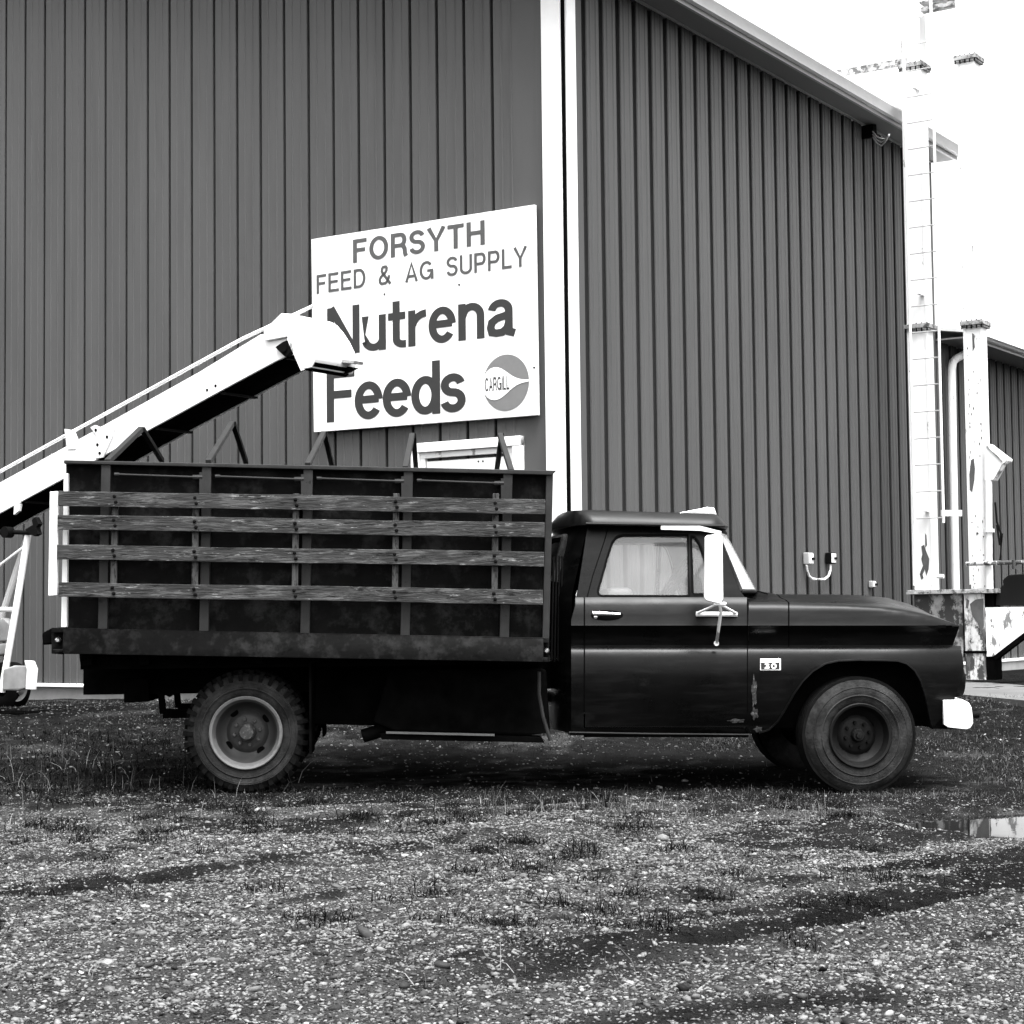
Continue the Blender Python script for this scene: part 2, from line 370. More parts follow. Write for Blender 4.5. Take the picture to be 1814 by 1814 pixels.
# white pipes on the wall between the elevator legs
p0 = WR(1686, 648, .12); p1 = WR(1690, 1040, .12)
mb = MB().tube([WR(1712, 625, .12), WR(1704, 630, .12), WR(1694, 635, .12), WR(1688, 642, .12), WR(1686, 655, .12), WR(1688, 800, .12), WR(1693, 1046, .12), (WR(1693, 1046, .12).x, WR(1693, 1046, .12).y, GZ)], .052, 14)
tag(place(obj('downpipe', mb, offwhite), BLD), 'white round pipe with a bent top running down the wall between the two elevator columns', 'pipe')

# ------------------------------------------------------------------ sign
def arc(cx, cy, rx, ry, a0, a1, n=18): return [(cx + rx * math.cos(R(a0 + (a1 - a0) * k / n)), cy + ry * math.sin(R(a0 + (a1 - a0) * k / n))) for k in range(n + 1)]
def glyph(c, w):
    """plain grotesque letter as centre lines; returns (strokes, width)"""
    h = w / 2; X_ = .73
    def S(wd, ht):
        r1 = (ht - 2 * h) * .24; r2 = (ht - 2 * h) * .26; cx = wd / 2
        return arc(cx, ht - h - r1, wd / 2 - h - .01, r1, 12, 270)[:-1] + arc(cx, h + r2, wd / 2 - h, r2, 90, -168)
    G_ = {
     'F': ([[(h, 0), (h, 1)], [(h, 1 - h), (.56, 1 - h)], [(h, .53), (.50, .53)]], .56),
     'E': ([[(h, 0), (h, 1)], [(h, 1 - h), (.58, 1 - h)], [(h, .53), (.54, .53)], [(h, h), (.60, h)]], .60),
     'D': ([[(h, 0), (h, 1)], [(h, 1 - h), (.28, 1 - h)] + arc(.30, .5, .36 - h, .5 - h, 88, -88) + [(h, h)]], .66),
     'O': ([arc(.38, .5, .38 - h, .5 - h, 0, 360, 40)], .76), 'C': ([arc(.36, .5, .36 - h, .5 - h, 38, 322, 32)], .68),
     'R': ([[(h, 0), (h, 1)], [(h, 1 - h), (.38, 1 - h)] + arc(.38, (1.47 - h) / 2, .24 - h, (.53 - h) / 2, 88, -88) + [(h, .47)], [(.40, .47), (.50, .42), (.55, .30), (.56, .12), (.60, 0)]], .62),
     'P': ([[(h, 0), (h, 1)], [(h, 1 - h), (.38, 1 - h)] + arc(.38, (1.44 - h) / 2, .24 - h, (.56 - h) / 2, 88, -88) + [(h, .44)]], .62),
     'S': ([S(.62, 1)], .62), 's': ([S(.47, X_)], .47),
     'Y': ([[(.04, 1), (.33, .42), (.62, 1)], [(.33, .46), (.33, 0)]], .66), 'T': ([[(0, 1 - h), (.62, 1 - h)], [(.31, 1 - h), (.31, 0)]], .62),
     'H': ([[(h, 0), (h, 1)], [(.68 - h, 0), (.68 - h, 1)], [(h, .53), (.68 - h, .53)]], .68),
     'A': ([[(.05, 0), (.34, .985), (.63, 0)], [(.14, .30), (.54, .30)]], .68), 'I': ([[(h, 0), (h, 1)]], w),
     'G': ([arc(.38, .5, .38 - h, .5 - h, 40, 352, 34), [(.42, .47), (.76, .47)], [(.76 - h * .8, .47), (.76 - h * .8, 0)]], .76),
     'U': ([[(h, 1), (h, .30)] + arc(.33, .30, .33 - h, .30 - h, 182, 358) + [(.66 - h, 1)]], .66), 'L': ([[(h, 0), (h, 1)], [(h, h), (.52, h)]], .52),
     'N': ([[(h, 0), (h, 1)], [(h * 1.1, 1), (.70 - h * 1.1, 0)], [(.70 - h, 0), (.70 - h, 1)]], .70),
     '&': ([[(.68, .0), (.42, .36), (.24, .60), (.18, .72), (.19, .84), (.25, .92), (.33, 1 - h), (.42, .92), (.47, .84), (.46, .74), (.38, .62), (.24, .52), (.12, .42), (.06, .30), (.07, .17), (.15, .08), (.27, h), (.40, .08), (.50, .18), (.58, .32), (.60, .46)]], .70),
     'u': ([[(h, X_), (h, .24)] + arc(.255, .25, .255 - h, .25 - h, 182, 356, 16), [(.51 - h, X_), (.51 - h, 0)]], .51),
     't': ([[(.17, .96), (.17, .2)] + arc(.31, .19, .14, .19 - h, 182, 268, 8) + [(.37, h)], [(0, X_ - h), (.36, X_ - h)]], .37),
     'r': ([[(h, X_), (h, 0)], arc(.37, .36, .36 - h, X_ - .37 - h, 168, 90, 10)], .37),
     'e': ([arc(.275, X_ / 2, .275 - h, X_ / 2 - h, 2, 322, 34), [(h, .385), (.55 - h, .385)]], .55),
     'n': ([[(h, X_), (h, 0)], [(h, .44)] + arc(.265, .46, .25 - h, X_ - .46 - h, 150, 0, 14) + [(.515 - h, 0)]], .515),
     'a': ([arc(.26, .50, .24 - h, X_ - .50 - h, 172, 8, 14) + [(.50 - h, .46), (.50 - h, .16), (.50 - h + .01, .07), (.54, .035)], [(.50 - h, .42), (.36, .395), (.20, .36), (.10, .29), (h, .19), (.10, .09), (.19, h * .9), (.30, .075), (.39, .15), (.50 - h, .26)]], .54),
     'd': ([arc(.265, X_ / 2, .265 - h, X_ / 2 - h, 0, 360, 36), [(.545 - h, 1), (.545 - h, 0)]], .545),
     '3': ([arc(.3, .74, .22, .26 - h, 165, -90, 18)[:-1] + arc(.3, .26, .25, .26 - h, 90, -165, 18)], .6), '0': ([arc(.33, .5, .33 - h, .5 - h, 0, 360, 36)], .66)}
    return G_[c]
def text_mesh(txt, bold=.12, space=.1):
    v, f = [], []; x0 = 0
    for c in txt:
        if c == ' ': x0 += .38; continue
        st, wd = glyph(c, bold)
        for si, pl in enumerate(st):
            closed = len(pl) > 12 and math.dist(pl[0], pl[-1]) < 1e-4; n = len(pl); b0 = len(v)
            for i, (x, y) in enumerate(pl):
                a = pl[i - 1] if i else (pl[-2] if closed else None); b = pl[i + 1] if i < n - 1 else (pl[1] if closed else None)
                ds = []
                if a: L_ = math.dist(a, (x, y)) or 1; ds.append(((x - a[0]) / L_, (y - a[1]) / L_))
                if b: L_ = math.dist(b, (x, y)) or 1; ds.append(((b[0] - x) / L_, (b[1] - y) / L_))
                nx2 = sum(-d_[1] for d_ in ds); ny2 = sum(d_[0] for d_ in ds); q = math.hypot(nx2, ny2) or 1; nx2 /= q; ny2 /= q
                mm = min(1.6, 1 / max(.3, abs(nx2 * -ds[0][1] + ny2 * ds[0][0])))
                for s2 in (1, -1): v.append((x0 + x + s2 * nx2 * bold / 2 * mm, y + s2 * ny2 * bold / 2 * mm, si * .0003))
            f += [(b0 + 2 * i, b0 + 2 * i + 1, b0 + 2 * i + 3, b0 + 2 * i + 2) for i in range(n - 1)]
        x0 += wd + space
    return v, f
def lettering(name, txt, x0, x1, z0, z1, y, mat, parent, bold=.12, space=.1, shear=0.):
    v, f = text_mesh(txt, bold, space)
    a = np.array(v); mn, mx = a.min(0), a.max(0)
    mb = MB(); pts = []
    for p in a:
        u = (p[0] - mn[0]) / (mx[0] - mn[0]); q = (p[1] - mn[1]) / (mx[1] - mn[1])
        pts.append((x0 + (x1 - x0) * u, y - p[2], z0 + (z1 - z0) * q + shear * u))
    mb.add(pts, f)
    return obj(name, mb, mat, parent, smooth=0, fix=False)
SO = .07
s = [WL(551.4, 423.9, SO), WL(946.7, 362.3, SO), WL(952.6, 735.2, SO), WL(555.9, 765.6, SO)]
print('sign', [tuple(round(c, 3) for c in p) for p in s])
sign = thing('sign_board', 'large white painted sign with dark lettering and a round emblem above the door', 'sign', BLD)
obj('panel', MB().prism([s[0], s[3], s[2], s[1]], (0, .035, 0)), signwhite, sign, bevel=.003)
obj('batten', MB().box(s[3].x + .1, s[2].x - .1, -SO + .036, -.0, s[3].z + .3, s[3].z + .38).box(s[3].x + .1, s[2].x - .1, -SO + .036, -.0, s[0].z - .3, s[0].z - .22), black_steel, sign)
def q8(x, y): return WL(530 + x / 3.36, 340 + y / 3.36, SO + .004)
def line(txt, lb, rb, lt, mat, bold=.12, space=.1):
    a, b, t = q8(*lb), q8(*rb), q8(*lt)
    return lettering('lettering', txt, a.x, b.x, a.z, t.z, -SO - .0035, mat, sign, bold, space, b.z - a.z)
line('FORSYTH', (320, 427), (1105, 316), (320, 279), ink_mid, .165, .10)
line('FEED', (103, 608), (395, 566), (103, 495), ink_mid, .145, .11)
line('&', (472, 563), (549, 550), (472, 443), ink_mid, .145, .11)
line('AG', (630, 542), (800, 518), (630, 418), ink_mid, .145, .11)
line('SUPPLY', (877, 505), (1357, 440), (877, 385), ink_mid, .145, .11)
line('Nutrena', (167, 988), (1292, 858), (167, 684), ink_dark, .15, .045)
line('Feeds', (164, 1373), (992, 1306), (164, 1068), ink_dark, .15, .0)
# round emblem: disc with a white leaf shape opening to the right
c = q8(1230, 1135); rx = abs(q8(1367, 1135).x - q8(1093, 1135).x) / 2; rz = abs(q8(1230, 967).z - q8(1230, 1303).z) / 2
mb = MB(); n = 72
mb.add([(c.x, -SO - .0035, c.z)] + [(c.x + rx * math.cos(2 * math.pi * k / n), -SO - .0035, c.z + rz * math.sin(2 * math.pi * k / n)) for k in range(n)], [(0, 1 + k, 1 + (k + 1) % n) for k in range(n)])
emb = obj('emblem', mb, ink_light, sign, smooth=0, fix=False)
half = [(-1.0, 0), (-.985, .17), (-.93, .33), (-.82, .46), (-.67, .55), (-.5, .585), (-.33, .57), (-.17, .51), (.0, .41), (.16, .30), (.32, .20), (.5, .12), (.7, .065), (.85, .045), (1.0, .035)]
top = [(c.x + rx * a, c.z + rz * b) for a, b in half]; bot = [(c.x + rx * a, c.z - rz * b) for a, b in half]
mb = MB(); mb.grid([[(x, -SO - .0068, z) for x, z in top], [(x, -SO - .0068, z) for x, z in bot]])
obj('leaf_shape', mb, signwhite, emb, smooth=0, fix=False)
a, b, t = q8(1108, 1190), q8(1253, 1176), q8(1108, 1100)
lettering('emblem_lettering', 'CARGILL', a.x, b.x, a.z, t.z, -SO - .0100, ink_dark, emb, .14, .12, b.z - a.z)
for x, y in ((507, 608), (952, 552), (265, 1213), (1398, 1045)):
    p = q8(x, y); obj('screw', MB().tube([(p.x, -SO - .008, p.z), (p.x, -SO + .0, p.z)], .009), ink_dark, sign)

# ------------------------------------------------------------------ electrical boxes on the side wall
def ebox(px0, px1, py0, py1, depth, name, label, mat):
    a = WR(px0, (py0 + py1) / 2, 0); top = WR(px0, py0, 0).z; bot = WR(px0, py1, 0).z
    b = WR(px1, (py0 + py1) / 2, depth)
    t = thing(name, label, 'electrical box', BLD, 0, 'electrical boxes on the side wall')
    obj('housing', MB().box(.01, depth, a.y, b.y, bot, top), mat, t, bevel=.01)
    obj('cover', MB().box(depth + .001, depth + .008, a.y + .01, b.y - .01, bot + .01, top - .01), offwhite, t, bevel=.006)
    obj('latch', MB().box(depth + .0085, depth + .02, (a.y + b.y) / 2, (a.y + b.y) / 2 + .06, (bot + top) / 2 - .015, (bot + top) / 2 + .01), black_steel, t)
    return a, b, top, bot
greybox = M('grey_box_paint', .30, .5)
A_ = ebox(1421, 1441, 979, 1000, .075, 'junction_box', 'pale grey electrical box on the dark ribbed wall, left end of the curved conduit', greybox)
B_ = ebox(1460, 1481, 979, 998.5, .08, 'junction_box', 'small outlet box with dark side on the ribbed wall, right end of the curved conduit', black_steel)
ebox(1537, 1552, 1029, 1041, .06, 'outlet_box', 'tiny pale utility box low on the ribbed wall above the truck bonnet', greybox)
a = WR(1429, 1001, .05); b = WR(1471, 1000, .05)
mb = MB().tube([a, WR(1430, 1010, .05), WR(1433, 1020, .05), WR(1439, 1025.5, .05), WR(1450, 1026.4, .05), WR(1461, 1026, .05), WR(1468, 1020, .05), WR(1471, 1010, .05), b], .013, 10)
tag(place(obj('conduit', mb, offwhite), BLD), 'thin white U shaped conduit joining two electrical boxes on the wall', 'conduit')
# cable bracket under the eave
mb = MB().bar(WR(1538, 222, .05), WR(1540, 245, .05), .16, .10)
tk = thing('cable_bracket', 'dark bracket with wires fixed just under the eave near the elevator', 'bracket', BLD)
obj('plate', mb, black_steel, tk)
for k in range(3):
    a = WR(1546, 233 + 5 * k, .12); b = WR(1575, 240 - 1 * k, .5); cpt = (a + b) / 2 - Vector((0, 0, .06 + .03 * k))
    obj('wire', MB().tube([a, (a + cpt) / 2 - Vector((0, 0, .02)), cpt, (b + cpt) / 2 - Vector((0, 0, .02)), b, EV(1608, 228, 0) if False else b], .009, 6), gutter_m, tk)

# ------------------------------------------------------------------ the truck
truck = thing('farm_truck', 'old black pickup cab truck with a slatted grain box parked side on before the warehouse', 'truck', TRK)
def lp(a, b, t): return a + (b - a) * t
def rect_px(mb, x0, x1, yl0, yr0, yl1, yr1, y, th):    # board seen side on: left/right ends, top line and bottom line
    q = [T(x0, yl0, y), T(x1, yr0, y), T(x1, yr1, y), T(x0, yl1, y)]
    return mb.prism([(p.x, y, p.z) for p in q], (0, th, 0))
def poly_px(mb, pts, y, th):
    return mb.prism([(T(a, b, y).x, y, T(a, b, y).z) for a, b in pts], (0, th, 0))
YB = -1.10                      # cargo box steel side
rim_y = lambda x: lp(815.5, 833, (x - 115) / 870)
rail_t = lambda x: lp(1112, 1131, (x - 92) / 880)
rail_b = lambda x: lp(1158, 1173, (x - 92) / 880)
# --- cargo box : side panels, floor, ends
mb = MB(); xL, xR = 117, 968
q = [T(xL, rim_y(xL) + 2, YB), T(xR, rim_y(xR) + 2, YB), T(xR, rail_t(xR), YB), T(xL, rail_t(xL), YB)]
mb.prism([(p.x, YB, p.z) for p in q], (0, .012, 0)).mirror_y()
bx0, bx1 = q[0].x, q[1].x; bz0, bz1 = q[3].z, q[0].z
mb2 = MB()
for x in (bx0 + .002, bx1 - .014):
    zt = lp(q[0].z, q[1].z, (x - bx0) / (bx1 - bx0)); zb = lp(q[3].z, q[2].z, (x - bx0) / (bx1 - bx0))
    mb.box(x, x + .012, YB + .013, -YB - .013, zb, zt - .02)
fl = [(bx0, YB + .013, q[3].z - .02), (bx1, YB + .013, q[2].z - .02), (bx1, YB + .013, q[2].z - .06), (bx0, YB + .013, q[3].z - .06)]
mb.prism(fl, (0, -2 * YB - .026, 0))
box = obj('cargo_box', mb, boxsteel, truck)
# rim flange
for sgn in (-1, 1):
    mb = MB(); a, b = T(113, 815, -1.17), T(986, 833.5, -1.17)
    mb.prism([(a.x, -1.17, a.z), (b.x, -1.17, b.z), (b.x - .03, -1.17, b.z - .028), (a.x, -1.17, a.z - .022)], (0, .13, 0))
    if sgn > 0: mb.v = [(x, -y, z) for x, y, z in mb.v]
    obj('top_rail', mb, poststeel, box, bevel=.004)
a, b = T(976, 838, -1.16), T(984, 1130, -1.16)
for sgn in (-1, 1):
    mb = MB(); poly_px(mb, [(968, 838), (980, 838), (973, 1131), (961, 1131)], -1.15, .06)
    if sgn > 0: mb.v = [(x, -y, z) for x, y, z in mb.v]
    obj('corner_post', mb, poststeel, box, bevel=.003)
    mb = MB(); poly_px(mb, [(113, 840), (120.5, 838), (118, 1111), (108, 1111)], -1.15, .06)
    if sgn > 0: mb.v = [(x, -y, z) for x, y, z in mb.v]
    o = obj('rear_corner_post', mb, offwhite, box, bevel=.003)
# side rail
for sgn in (-1, 1):
    mb = MB()
    poly_px(mb, [(112, rail_t(112)), (962, rail_t(962)), (962, rail_b(962)), (112, rail_b(112))], -1.22, .12)
    poly_px(mb, [(91, rail_t(91)), (112, rail_t(112)), (112, rail_t(112) + 8), (91, rail_t(91) + 9)], -1.22, .12)
    poly_px(mb, [(91, rail_b(91) - 8), (112, rail_b(112) - 8), (112, rail_b(112)), (91, rail_b(91))], -1.22, .12)
    poly_px(mb, [(962, rail_t(962)), (973, rail_t(973)), (973, rail_t(973) + 8), (962, rail_t(962) + 8)], -1.22, .12)
    poly_px(mb, [(962, rail_b(962) - 8), (973, rail_b(973) - 8), (973, rail_b(973)), (962, rail_b(962))], -1.22, .12)
    poly_px(mb, [(91, rail_t(91) + 8), (112, rail_t(91) + 8), (112, rail_b(112) - 7), (91, rail_b(91) - 7)], -1.14, .04)
    poly_px(mb, [(962, rail_t(962) + 8), (973, rail_t(973) + 8), (973, rail_b(973) - 7), (962, rail_b(962) - 7)], -1.14, .04)
    if sgn > 0: mb.v = [(x, -y, z) for x, y, z in mb.v]
    obj('side_rail', mb, boxsteel, box, bevel=.004)
    for px, py in ((103, 1134), (968, 1153)):
        p = T(px, py, -1.16); mb = MB().lathe([(-.02, 0), (-.02, .010), (-.01, .018), (.02, .02), (.02, 0)], (p.x, -1.16, p.z), 16)
        if sgn > 0: mb.v = [(x, -y, z) for x, y, z in mb.v]
        obj('marker_lamp', mb, chrome, box)
# rear bumper bar / hinge visible behind rail
mb = MB(); poly_px(mb, [(74, 1122), (92, 1112), (92, 1140), (76, 1143)], -1.0, .25)
obj('tailgate_hinge_bar', mb, under, box, bevel=.01)
# posts (channels), stakes, slats, rods, bows
posts = [(187.5, 181.5), (366, 361), (546, 540), (723.5, 717.5), (900, 893.5)]
for sgn in (-1, 1):
    for xt, xb in posts:
        mb = MB(); poly_px(mb, [(xt - 8.3, rim_y(xt) + 6), (xt + 8.3, rim_y(xt) + 6), (xb + 8.3, rail_t(xb) + .5), (xb - 8.3, rail_t(xb) + .5)], -1.158, .056)
        if sgn > 0: mb.v = [(x, -y, z) for x, y, z in mb.v]
        obj('side_post', mb, poststeel, box, bevel=.004)
stakes = [(204, 200), (346.5, 344.5), (524.5, 522), (702, 699.5), (878.5, 876)]
slats = [(869.5, 896, 884.5, 911), (911.5, 937.5, 926, 952.5), (965, 991, 977.5, 1003.5), (1031.5, 1057, 1044.5, 1071)]
for sgn in (-1, 1):
    for k, (xt, xb) in enumerate(stakes):
        mb = MB(); poly_px(mb, [(xt - 5.5, 874), (xt + 5.5, 874), (xb + 5.5, 1060), (xb - 5.5, 1060)], -1.200, .04)
        if sgn > 0: mb.v = [(x, -y, z) for x, y, z in mb.v]
        obj('stake', mb, stake_wood, box, bevel=.003)
    mb = MB(); poly_px(mb, [(88, 871), (103, 870), (101, 1055), (85, 1056)], -1.2, .045)
    if sgn > 0: mb.v = [(x, -y, z) for x, y, z in mb.v]
    obj('end_stake', mb, offwhite, box, bevel=.006)['label'] = 'flaking white end stake of the slatted side'
    for i, (l0, l1, r0, r1) in enumerate(slats):
        mb = MB(); n = 24
        x0s = [103, 102, 101, 103.5][i]; x1s = [966, 965, 964, 962][i]
        tp, bt = [], []
        for j in range(n + 1):
            t = j / n; x = lp(x0s, x1s, t); wob = .5 * math.sin(t * 9 + i * 2) + .25 * math.sin(t * 37 + i)
            bow = .018 * math.sin(t * math.pi * 2.5 + i) * .3
            a = T(x, lp(l0, r0, t) + wob, -1.228); b = T(x, lp(l1, r1, t) + wob * .8, -1.228)
            tp.append((a.x, -1.228 - bow, a.z)); bt.append((b.x, -1.228 - bow, b.z))
        mb.grid([tp, bt, [(x, y + .027, z) for x, y, z in bt], [(x, y + .027, z) for x, y, z in tp], tp])
        mb.add([tp[0], bt[0], (bt[0][0], bt[0][1] + .027, bt[0][2]), (tp[0][0], tp[0][1] + .027, tp[0][2])], [(0, 1, 2, 3)])
        mb.add([tp[-1], bt[-1], (bt[-1][0], bt[-1][1] + .027, bt[-1][2]), (tp[-1][0], tp[-1][1] + .027, tp[-1][2])], [(3, 2, 1, 0)])
        if sgn > 0: mb.v = [(x, -y, z) for x, y, z in mb.v]
        obj('slat', mb, wood, box, bevel=.003)
        if sgn < 0:
            mb = MB()
            for xt, xb in stakes:
                xm = lp(xt, xb, i / 3); t = (xm - x0s) / (x1s - x0s)
                for dy in (8, 18):
                    p = T(xm + (dy - 13) * .25, lp(l0, r0, t) + dy, -1.23); mb.lathe([(-.012, 0), (-.012, .006), (-.008, .011), (.01, .012)], (p.x, -1.226, p.z), 10)
            obj('bolts', mb, black_steel, box)
    for k in range(4):
        xa, xb = posts[k][0] + 10, posts[k + 1][0] - 16
        a = T(xa + 8, rim_y(xa) + 23, -1.15); b = T(xb, rim_y(xb) + 25, -1.15)
        mb = MB().tube([(a.x, -1.15, a.z), (b.x, -1.15, b.z)], .007, 8)
        mb.tube([(b.x - .03, -1.15, b.z), (b.x + .03, -1.15, b.z)], .015, 8); mb.tube([(a.x - .01, -1.15, a.z), (a.x + .02, -1.15, a.z)], .012, 8)
        mb.box(b.x + .012, b.x + .04, -1.16, -1.113, b.z - .15, b.z + .03); mb.box(b.x - .03, b.x + .045, -1.15, -1.113, b.z - .17, b.z - .14)
        if sgn > 0: mb.v = [(x, -y, z) for x, y, z in mb.v]
        obj('latch_rod', mb, poststeel, box)
for (ax, ay), (lx, ly), (fx, fy) in (((250, 760), (190, 812), (287, 812)), ((411, 750), (369, 813), (436, 815)), ((573, 768), (545, 818), (588, 820)), ((730, 771), (718, 824), (737, 826)), ((886, 771), (906, 829), (880, 829))):
    l = T(lx, ly + 6, -1.14); a = T(ax, ay, -.15); f = T(fx, fy + 4, 1.05)
    mb = MB().bar((l.x, -1.14, l.z), (a.x, -.15, a.z), .045, .012, (1, 0, 0)) if False else MB()
    mb.bar((l.x, -1.14, l.z), (a.x, -.15, a.z), .035, .035)
    br = obj('roof_bow', mb, poststeel, box, bevel=.003)
    obj('shaded_bow_leg', MB().bar((a.x + .01, -.16, a.z - .004), (f.x, 1.05, f.z), .035, .035), black_steel, br, bevel=.003)  # far leg: its shade is put into the colour, darker than the lit leg
# small lettering fragment / scratch on panel is left to the material

# --- chassis, tanks, axles
z_ = lambda px, py, y=-.96: T(px, py, y).z
mb = MB()
x0 = T(150, 1190, -.4).x; x1 = T(1690, 1250, -.4).x
for y in (-.45, .37): mb.box(x0, x1, y, y + .08, .62, .80)
for x in np.linspace(x0 + .1, x1 - .2, 6): mb.box(x, x + .08, -.37, .37, .64, .76)
for x in np.linspace(bx0 + .1, bx1 - .1, 9): mb.box(x, x + .06, -1.08, 1.08, .83, bz0 - .07)
for y in (-.95, .90): mb.box(T(142, 1190).x, T(960, 1190).x, y, y + .05, .80, T(500, 1160).z)
chs = obj('chassis', mb, under, truck)
rw = T(436, 1298, -1.0); fw = T(1524, 1303, -.97)
mb = MB().tube([(rw.x, -.8, rw.z), (rw.x, .8, rw.z)], .055, 12).lathe([(-.14, 0), (-.12, .1), (-.04, .16), (.04, .16), (.12, .1), (.14, 0)], (rw.x, 0, rw.z), 20, 'x')
mb.tube([(rw.x, 0, rw.z), (rw.x + 2.4, 0, rw.z + .2)], .04, 10)
for y in (-.42, .40):
    mb.box(rw.x - .6, rw.x + .6, y - .03, y + .03, rw.z + .07, rw.z + .13)
    mb.bar((rw.x - .6, y, rw.z + .1), (rw.x - .62, y, .68), .05, .04); mb.bar((rw.x + .6, y, rw.z + .1), (rw.x + .64, y, .68), .05, .04)
obj('rear_axle', mb, under, chs)
mb = MB().tube([(fw.x, -.8, fw.z + .02), (fw.x, -.3, fw.z - .03), (fw.x, .3, fw.z - .03), (fw.x, .8, fw.z + .02)], .045, 12)
mb.box(fw.x - .3, fw.x + .5, -.3, .3, .40, .9)
obj('front_axle', mb, under, chs)
mb = MB(); poly_px(mb, [(690, 1185), (968, 1185), (975, 1298), (930, 1304), (700, 1296), (660, 1280)], -.82, .38); obj('side_tank', mb, under, truck, bevel=.02)
mb = MB(); poly_px(mb, [(560, 1175), (700, 1180), (700, 1286), (556, 1283)], -.55, .3); obj('battery_box', mb, under, truck, bevel=.01)
mb = MB(); poly_px(mb, [(672, 1299), (880, 1303), (960, 1306), (965, 1316), (880, 1314), (676, 1310)], -.86, .2); obj('running_board', mb, under, truck, bevel=.004)
mb = MB(); mb.bar(T(684, 1297.5, -.88), T(876, 1302, -.88), .012, .014); obj('running_board_edge', mb, rimlight, truck)
mb = MB().tube([T(760, 1268, -.6), T(690, 1290, -.6), T(642, 1304, -.62)], .045, 14); obj('exhaust_pipe', mb, black_steel, truck)
mb = MB().tube([T(955, 1190, -1.0), T(955, 1230, -1.0), T(962, 1270, -1.0), T(975, 1312, -1.0)], .012, 8); obj('hose', mb, poststeel, truck)
mb = MB(); poly_px(mb, [(219, 1202), (263, 1202), (265, 1243), (219, 1245)], -.5, .8); obj('rear_hitch', mb, under, truck, bevel=.01)
mb = MB(); poly_px(mb, [(140, 1158), (330, 1163), (335, 1215), (300, 1235), (262, 1215), (216, 1182), (143, 1182)], -.45, .06); obj('hitch_bracket', mb, under, truck)
for sgn in (-1, 1):
    mb = MB(); mb.box(T(549, 1200).x, T(549, 1200).x + .015, sgn * .88 - .2, sgn * .88 + .2, .25, .86); obj('mud_flap', mb, under, truck)

